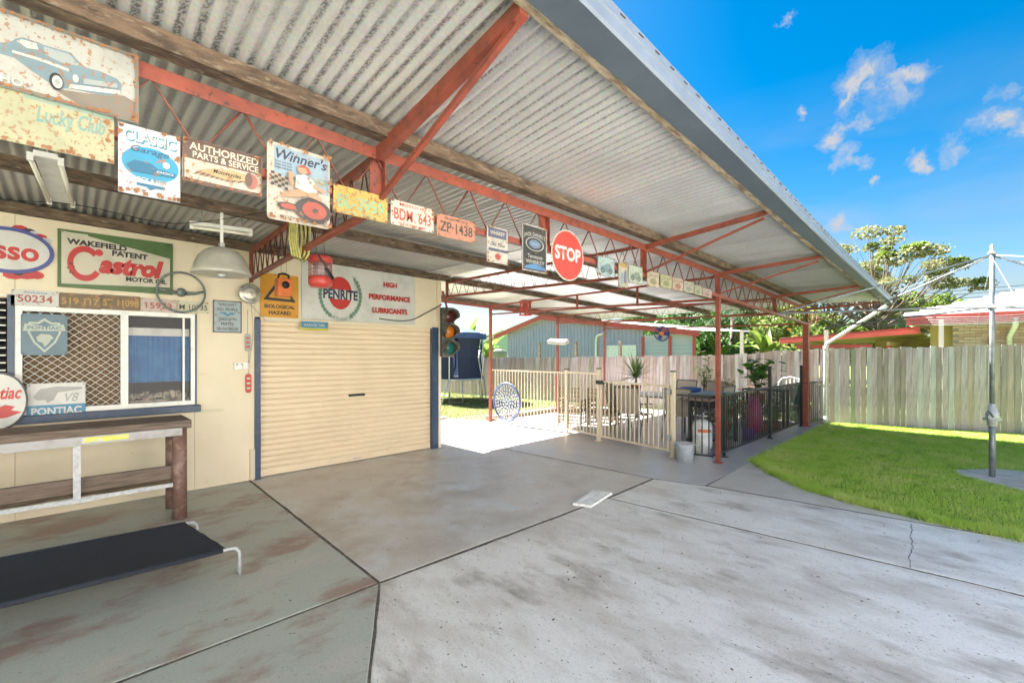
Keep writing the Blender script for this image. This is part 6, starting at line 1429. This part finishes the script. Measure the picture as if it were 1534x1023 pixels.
rt_ = MB(); rt_.face([(xA - .02, YB - .95, roofz(YB - .95)), (9.6, YB - .95, roofz(YB - .95)), (9.6, YB + 3.2, roofz(YB + 3.2)), (xA + 4.15, YB + 3.2, roofz(YB + 3.2))]); rt_.build('roof', M_roofw, bh)
tlm = MB().box((-.165, -.0, 0), (.165, .36, .02)).mesh('roof_tile', M_roofw)
cnt = 0
for j in range(12):
    yy = YB - .95 + j * .33; x = xA + .1 + j * .33
    while x < 6.5 and cnt < 290:
        o = inst('roof_tile', tlm, bh, (x, yy, roofz(yy) + .012), 0); o.rotation_euler = (math.atan(.30), 0, 0); x += .345; cnt += 1
MB().tube([(bz_(1519, 480)[0], YB - .9, zA + .05), (bz_(1519, 480)[0], YB - .8, zA - .15), (bz_(1512, 500)[0], YB - .1, zA - .45), (bz_(1512, 500)[0], YB - .1, .2)], .06, 8).build('downpipe', M_pipe, bh)
# lower red edged carport of the neighbour
xC, zC = bz_(1168, 512, YB - .3); xD, zD = bz_(1372, 496, YB - .3)
nc = thing('neighbour_carport', 'low red edged flat roofed carport joined left of the brick house', 'carport', ((xC + xD) / 2, YB, 0))
MB().bar((xC, YB - .3, zC + .03), (xD + .1, YB - .3, zD + .03), .05, .20).build('fascia', M_fas, nc); rf = MB(); rf.face([(xC, YB - .3, zC - .04), (xD + .1, YB - .3, zD - .04), (xD + .1, YB + 5, zD - .1), (xC, YB + 5, zC - .1)]); rf.build('soffit', M_soff, nc)
rf = MB(); rf.face([(xC, YB - .33, zC + .14), (xD + .1, YB - .33, zD + .14), (xD + .1, YB + 5, zD + .1), (xC, YB + 5, zC + .1)]); rf.build('roof', M_roofw, nc)
MB().box((xC + 2.2, YB + 3.5, 0), (x0b - .2, YB + 3.6, zD - .12)).build('back_wall', M_soff, nc)
for i in range(3): xx = xC + .8 + i * 2.2; MB().box((xx - .05, YB - .2, 0), (xx + .05, YB - .1, zC - .05)).build('post', M_fas, nc); MB().box((xx - .04, YB - .28, zC - .16), (xx + .04, YB + 4.8, zC - .06)).build('rafter', M_soff, nc)
MB().box((xC + .5, YB - .22, zC - .24), (xC + 2.6, YB - .12, zC - .12)).build('beam', M_fas, nc)
# water tank and green cottage far left
wt = at_y(737, 520, 20)
tank = thing('water_tank', 'round beige rainwater tank beyond the fence left of the blue shed', 'water tank', (wt.x, 20, 0)); M_tank = mat('tank_beige', (.48, .43, .36), .6)
MB().lathe([(1.0, 0), (1.0, 1.75), (.95, 1.85), (.3, 2.02), (0, 2.05)], (wt.x, 20, 0), 28).build('body', M_tank, tank)
for z in (.4, .8, 1.2, 1.6): MB().tube([(wt.x + 1.01 * math.cos(a), 20 + 1.01 * math.sin(a), z) for a in [2 * math.pi * i / 28 for i in range(28)]], .02, 5, closed=True).build('rib', M_tank, tank)
gc = at_y(745, 512, 26); gh = thing('green_cottage', 'small pale green gabled cottage far behind the water tank', 'house', (gc.x, 26, 0)); M_gw = mat('cottage_green', (.34, .44, .34), .6)
X0, X1 = at_y(722, 512, 26).x, at_y(775, 512, 26).x; XA = at_y(757, 500, 26).x; ZA, ZL = at_y(757, 497, 26).z, at_y(722, 514, 26).z
mb = MB(); mb.face([(X0, 26, 0), (X1, 26, 0), (X1, 26, ZL), (XA, 26, ZA), (X0, 26, ZL)]); mb.build('gable_wall', M_gw, gh)
MB().bar((X0 - .4, 25.8, ZL - .1), (XA, 25.8, ZA + .1), .06, .2).build('barge_board', M_pipe, gh); MB().bar((XA, 25.8, ZA + .1), (X1 + .4, 25.8, ZL - .1), .06, .2).build('barge_board', M_pipe, gh)
mb = MB(); mb.face([(X0 - .4, 25.7, ZL), (XA, 25.7, ZA + .2), (XA, 34, ZA + .2), (X0 - .4, 34, ZL)]); mb.face([(XA, 25.7, ZA + .2), (X1 + .4, 25.7, ZL), (X1 + .4, 34, ZL), (XA, 34, ZA + .2)]); mb.build('roof', M_roofw, gh)
MB().box((X0 + .8, 25.95, 1.0), (X0 + 1.6, 25.98, 1.9)).build('window', M_pipe, gh)

# ------------------------------------------------------------ trees
def leafcloud(name, clumps, n, size, m, parent, flat=.5):
    V = []; tot = sum(c[3] ** 2 for c in clumps)
    for (x, y_, z, r) in clumps:
        k = int(n * r * r / tot); 
        if k < 1: continue
        u = np.random.normal(size=(k, 3)); u /= np.linalg.norm(u, axis=1)[:, None]; rad = np.random.uniform(.25, 1.0, (k, 1)) ** .5 * r * np.random.choice([1.0, .85, 1.15], (k, 1))
        P = u * rad; P[:, 2] *= flat; P += np.array([x, y_, z])
        a = np.random.normal(size=(k, 3)); a /= np.linalg.norm(a, axis=1)[:, None]; b = np.cross(a, np.random.normal(size=(k, 3))); b /= np.linalg.norm(b, axis=1)[:, None]
        s = size * np.random.uniform(.5, 1.3, (k, 1)); V.append(np.stack([P - a * s, P + b * s * .5, P + a * s, P - b * s * .5], 1))
    V = np.concatenate(V).reshape(-1, 3); return raw(name, V, np.arange(len(V)).reshape(-1, 4), m, parent)
def tree(lab, x, y_, h, cr, m, n, size, trunk=.18, nclump=22, zlo=.5, flat=.55, name='tree', m2=None, n2=0, crr=(.16, .34)):
    t = thing(name, lab, 'tree', (x, y_, 0)); limbs = MB(); limbs.tube([(x, y_, -.1), (x + .1, y_, h * .25), (x - .05, y_ + .1, h * .5)], [trunk, trunk * .8, trunk * .55], 9)
    cl = []
    for i in range(nclump):
        a = 2.399 * i + random.uniform(-.4, .4); rr = cr * math.sqrt((i + .5) / nclump) * random.uniform(.75, 1.05); zz = h * (zlo + (1 - zlo) * (1 - (rr / cr) ** 2 * .75) * random.uniform(.55, 1.0))
        c = Vector((x + rr * math.cos(a), y_ + rr * math.sin(a), zz)); cl.append((*c, cr * random.uniform(*crr)))
        s0 = Vector((x, y_, h * random.uniform(.3, .5))); mid = s0.lerp(c, .5) + Vector((0, 0, -h * .03)); limbs.tube([s0, mid, c - Vector((0, 0, .1))], [trunk * .35, trunk * .2, trunk * .06], 6)
        for k in range(3): limbs.tube([mid, c + Vector((random.gauss(0, .3), random.gauss(0, .3), random.gauss(0, .15))) * cr * .3], [trunk * .1, trunk * .03], 4)
    limbs.build('trunk', M_bark, t); leafcloud('crown', cl, n, size, m, t, flat)
    if m2: leafcloud('light_foliage', [(c[0], c[1], c[2] + c[3] * flat * .75, c[3] * .7) for c in cl[::2]], n2, size, m2, t, flat * .7)
    return t
L_poi = leafmat('leaf_olive', (.17, .19, .08), (.27, .26, .13), .5); L_poi2 = leafmat('leaf_lime', (.20, .28, .04), (.14, .22, .03), .45); L_wood = leafmat('leaf_brownish', (.17, .14, .09), (.12, .14, .06), .3)
Yt = 27.0; tc_ = at_y(1345, 420, Yt)
tree('spreading olive green tree with lime tipped clumps right of the carport end', tc_.x - .75, Yt, 7.5, 3.6, L_poi, 6500, .09, .15, 38, .45, .45, 'spreading_tree', L_poi2, 4200, (.09, .19))
p = at_y(1240, 430, 33); tree('broad brownish green tree behind the carport end', p.x, 33, 7.6, 3.6, L_wood, 12000, .12, .25, 26, .35, .55, 'spreading_tree', L_poi2, 3000)
p = at_y(1120, 450, 34); tree('dark green tree behind the palms beyond the fence', p.x, 34, 6.4, 4.0, L_dark, 12000, .13, .25, 24, .2, .6)
p = at_y(1010, 460, 38); tree('mid green tree behind the blue shed roof', p.x, 38, 7.0, 4.6, L_mid, 12000, .14, .25, 24, .2, .6)
p = at_y(1180, 480, 25); tree('yellow green small tree beside the red edged carport', p.x, 25, 4.6, 2.4, L_yel, 9000, .10, .15, 18, .15, .6)
p = at_y(1400, 450, 36); tree('low bright green tree behind the brick house ridge', p.x - 1, 36, 5.6, 3.4, L_poi2, 9000, .12, .2, 18, .3, .6)
p = at_y(900, 480, 55); tree('distant green tree between the shed roof and carport', p.x, 55, 7.5, 5.5, L_mid, 8000, .2, .3, 20, .1, .6)
p = at_y(700, 500, 40); tree('distant dark tree behind the banana plants', p.x, 40, 4.2, 3.0, L_mid, 6000, .16, .2, 14, .1, .6)
# bananas and palms
def banana(lab, x, y_, h, n, m, L_=1.7, W_=.42):
    t = thing('banana_plant', lab, 'banana plant', (x, y_, 0)); MB().tube([(x, y_, 0), (x + .05, y_, h * .6)], [.16, .09], 10).build('stem', mat('banana_stem', (.16, .2, .07), .7), t)
    for i in range(n):
        a = 2.4 * i + random.uniform(-.3, .3); e = random.uniform(.5, 1.35); mb = MB(); mb.leaf((x + .05, y_, h * random.uniform(.5, .62)), (math.cos(a) * math.cos(e), math.sin(a) * math.cos(e), math.sin(e)), None, L_ * random.uniform(.8, 1.15), W_, random.uniform(.6, 1.5), 9, .35); mb.build('leaf', m, t, norm=False)
p = at_y(700, 500, 16.5); banana('tall banana plant with upright leaves behind the trampoline', p.x, 16.5, 3.4, 11, L_ban, 2.1, .5)
p = at_y(728, 500, 18); banana('banana plant with drooping leaves left of the blue shed', p.x, 18, 2.6, 9, L_ban, 2.0, .5)
p = at_y(1075, 505, 19); banana('banana plant with bright leaves right of the blue shed', p.x, 19, 2.5, 10, L_ban, 1.5, .38)
p = at_y(1145, 505, 19); banana('banana plant with yellow green leaves left of the red edged carport', p.x, 19, 2.7, 11, L_yel, 1.5, .38)
p = at_y(1110, 505, 21); banana('banana plant between two brighter ones beyond the fence', p.x, 21, 2.5, 10, L_ban, 1.5, .36)
def palm(lab, x, y_, h, n, m, L_=2.2):
    t = thing('palm_tree', lab, 'palm tree', (x, y_, 0)); MB().tube([(x, y_, 0), (x + .1, y_, h)], [.16, .10], 9).build('trunk', M_bark, t)
    for i in range(n):
        a = 2.4 * i; e = random.uniform(.2, 1.1); d = Vector((math.cos(a) * math.cos(e), math.sin(a) * math.cos(e), math.sin(e))); p = Vector((x + .1, y_, h)); mb = MB()
        for k in range(16):
            q = p + d * L_ / 16; side = d.cross(Vector((0, 0, 1))).normalized()
            for s_ in (-1, 1): mb.leaf(p, (side * s_ + d * .6 - Vector((0, 0, .25))), None, .55 * math.sin(math.pi * (k + 2) / 19), .05, .5, 2)
            p = q; d = (d + Vector((0, 0, -.10))).normalized()
        mb.build('frond', m, t, norm=False)
p = at_y(1095, 470, 24); palm('feathery palm, left of the pair above the banana leaves', p.x, 24, 3.6, 13, L_grey)
p = at_y(1150, 470, 26); palm('feathery palm, right of the pair above the banana leaves', p.x, 26, 3.9, 13, L_dark)
for i, (u, Y_) in enumerate(((1062, 20.5), (1088, 22), (1128, 22.5), (1165, 21), (1190, 23))):
    p = at_y(u, 505, Y_); bush('neighbour_shrub', ['leafy green shrub just right of the blue shed', 'leafy green shrub below the left palm', 'leafy green shrub between the two palms', 'yellow flowering shrub left of the red edged carport', 'dark leafy shrub behind the red edged carport roof'][i], p.x, Y_, 0, 1.0, 2.5, 420, (L_mid, L_dark, L_mid, L_yel, L_dark)[i], .32, .14, stems=12, extra=(F_or, 20, .12) if i == 3 else None)
# distant wooded line to close the horizon
cl = [(x, 95 + random.uniform(-12, 12), random.uniform(1.5, 4), random.uniform(3.5, 6)) for x in range(-150, 90, 4)]
o = leafcloud('distant_trees', cl, 30000, .7, L_mid, None, .8); tag(o, 'distant line of suburban treetops along the horizon', 'trees', kind='stuff')

# power lines
for k, (z, yy) in enumerate(((6.3, 34), (6.7, 34.2), (7.1, 34.4))):
    a = at_y(1150, 462 - k * 4, yy); b = at_y(1620, 434 - k * 7, yy); mb = MB(); mb.tube([a, a.lerp(b, .5) - Vector((0, 0, .12)), b], .014, 5)
    tag(mb.build('power_line', M_dark), ['lowest of the three overhead power lines beyond the hoist', 'middle of the three overhead power lines beyond the hoist', 'topmost of the three overhead power lines beyond the hoist'][k], 'power line', 'overhead power lines')
pp = at_y(1620, 434, 34.2); up = thing('utility_pole', 'timber utility pole carrying the overhead lines right of the hoist', 'utility pole', (pp.x, 34.2, 0)); MB().tube([(pp.x, 34.2, 0), (pp.x, 34.2, 8)], [.16, .12], 10).build('pole', M_bark, up); MB().bar((pp.x, 33.2, 7.4), (pp.x, 35.2, 7.4), .1).build('crossarm', M_bark, up)

# ------------------------------------------------------------ dwelling implied by the window glass, made tall and near to bounce light
dw = thing('dwelling', 'pale rendered two storey house across the yard raised to bounce sun at the shed', 'house', (5.6, -4, 0))
M_dw = mat('render_white', (.78, .765, .74), .7, col2=(.74, .72, .69), scale=2)
MB().box((5.6, -14, 0), (12.5, 4.8, 5.5)).build('wall', M_dw, dw)
MB().box((5.1, -14.6, 5.5), (13.0, 5.3, 5.65)).build('eave', M_dw, dw)
rf = MB(); rf.face([(5.1, -14.6, 5.65), (5.1, 5.3, 5.65), (9.0, 1.5, 7.2), (9.0, -11, 7.2)]); rf.face([(13.0, -14.6, 5.65), (9.0, -11, 7.2), (9.0, 1.5, 7.2), (13.0, 5.3, 5.65)]); rf.face([(5.1, 5.3, 5.65), (13.0, 5.3, 5.65), (9.0, 1.5, 7.2)]); rf.face([(5.1, -14.6, 5.65), (9.0, -11, 7.2), (13.0, -14.6, 5.65)]); rf.build('roof', M_galv, dw)
for z_ in (1.0, 3.8):
    for y_ in (-9, -4):
        w_ = part('window', dw); MB().box((5.57, y_, z_), (5.59, y_ + 1.6, z_ + 1.1)).build('pane', M_inside, w_); fr = MB()
        for (a, b, c, d) in ((y_ - .06, y_, z_ - .06, z_ + 1.16), (y_ + 1.6, y_ + 1.66, z_ - .06, z_ + 1.16), (y_, y_ + 1.6, z_ + 1.1, z_ + 1.16), (y_, y_ + 1.6, z_ - .06, z_)): fr.box((5.55, a, c), (5.598, b, d))
        fr.build('frame', M_white, w_)
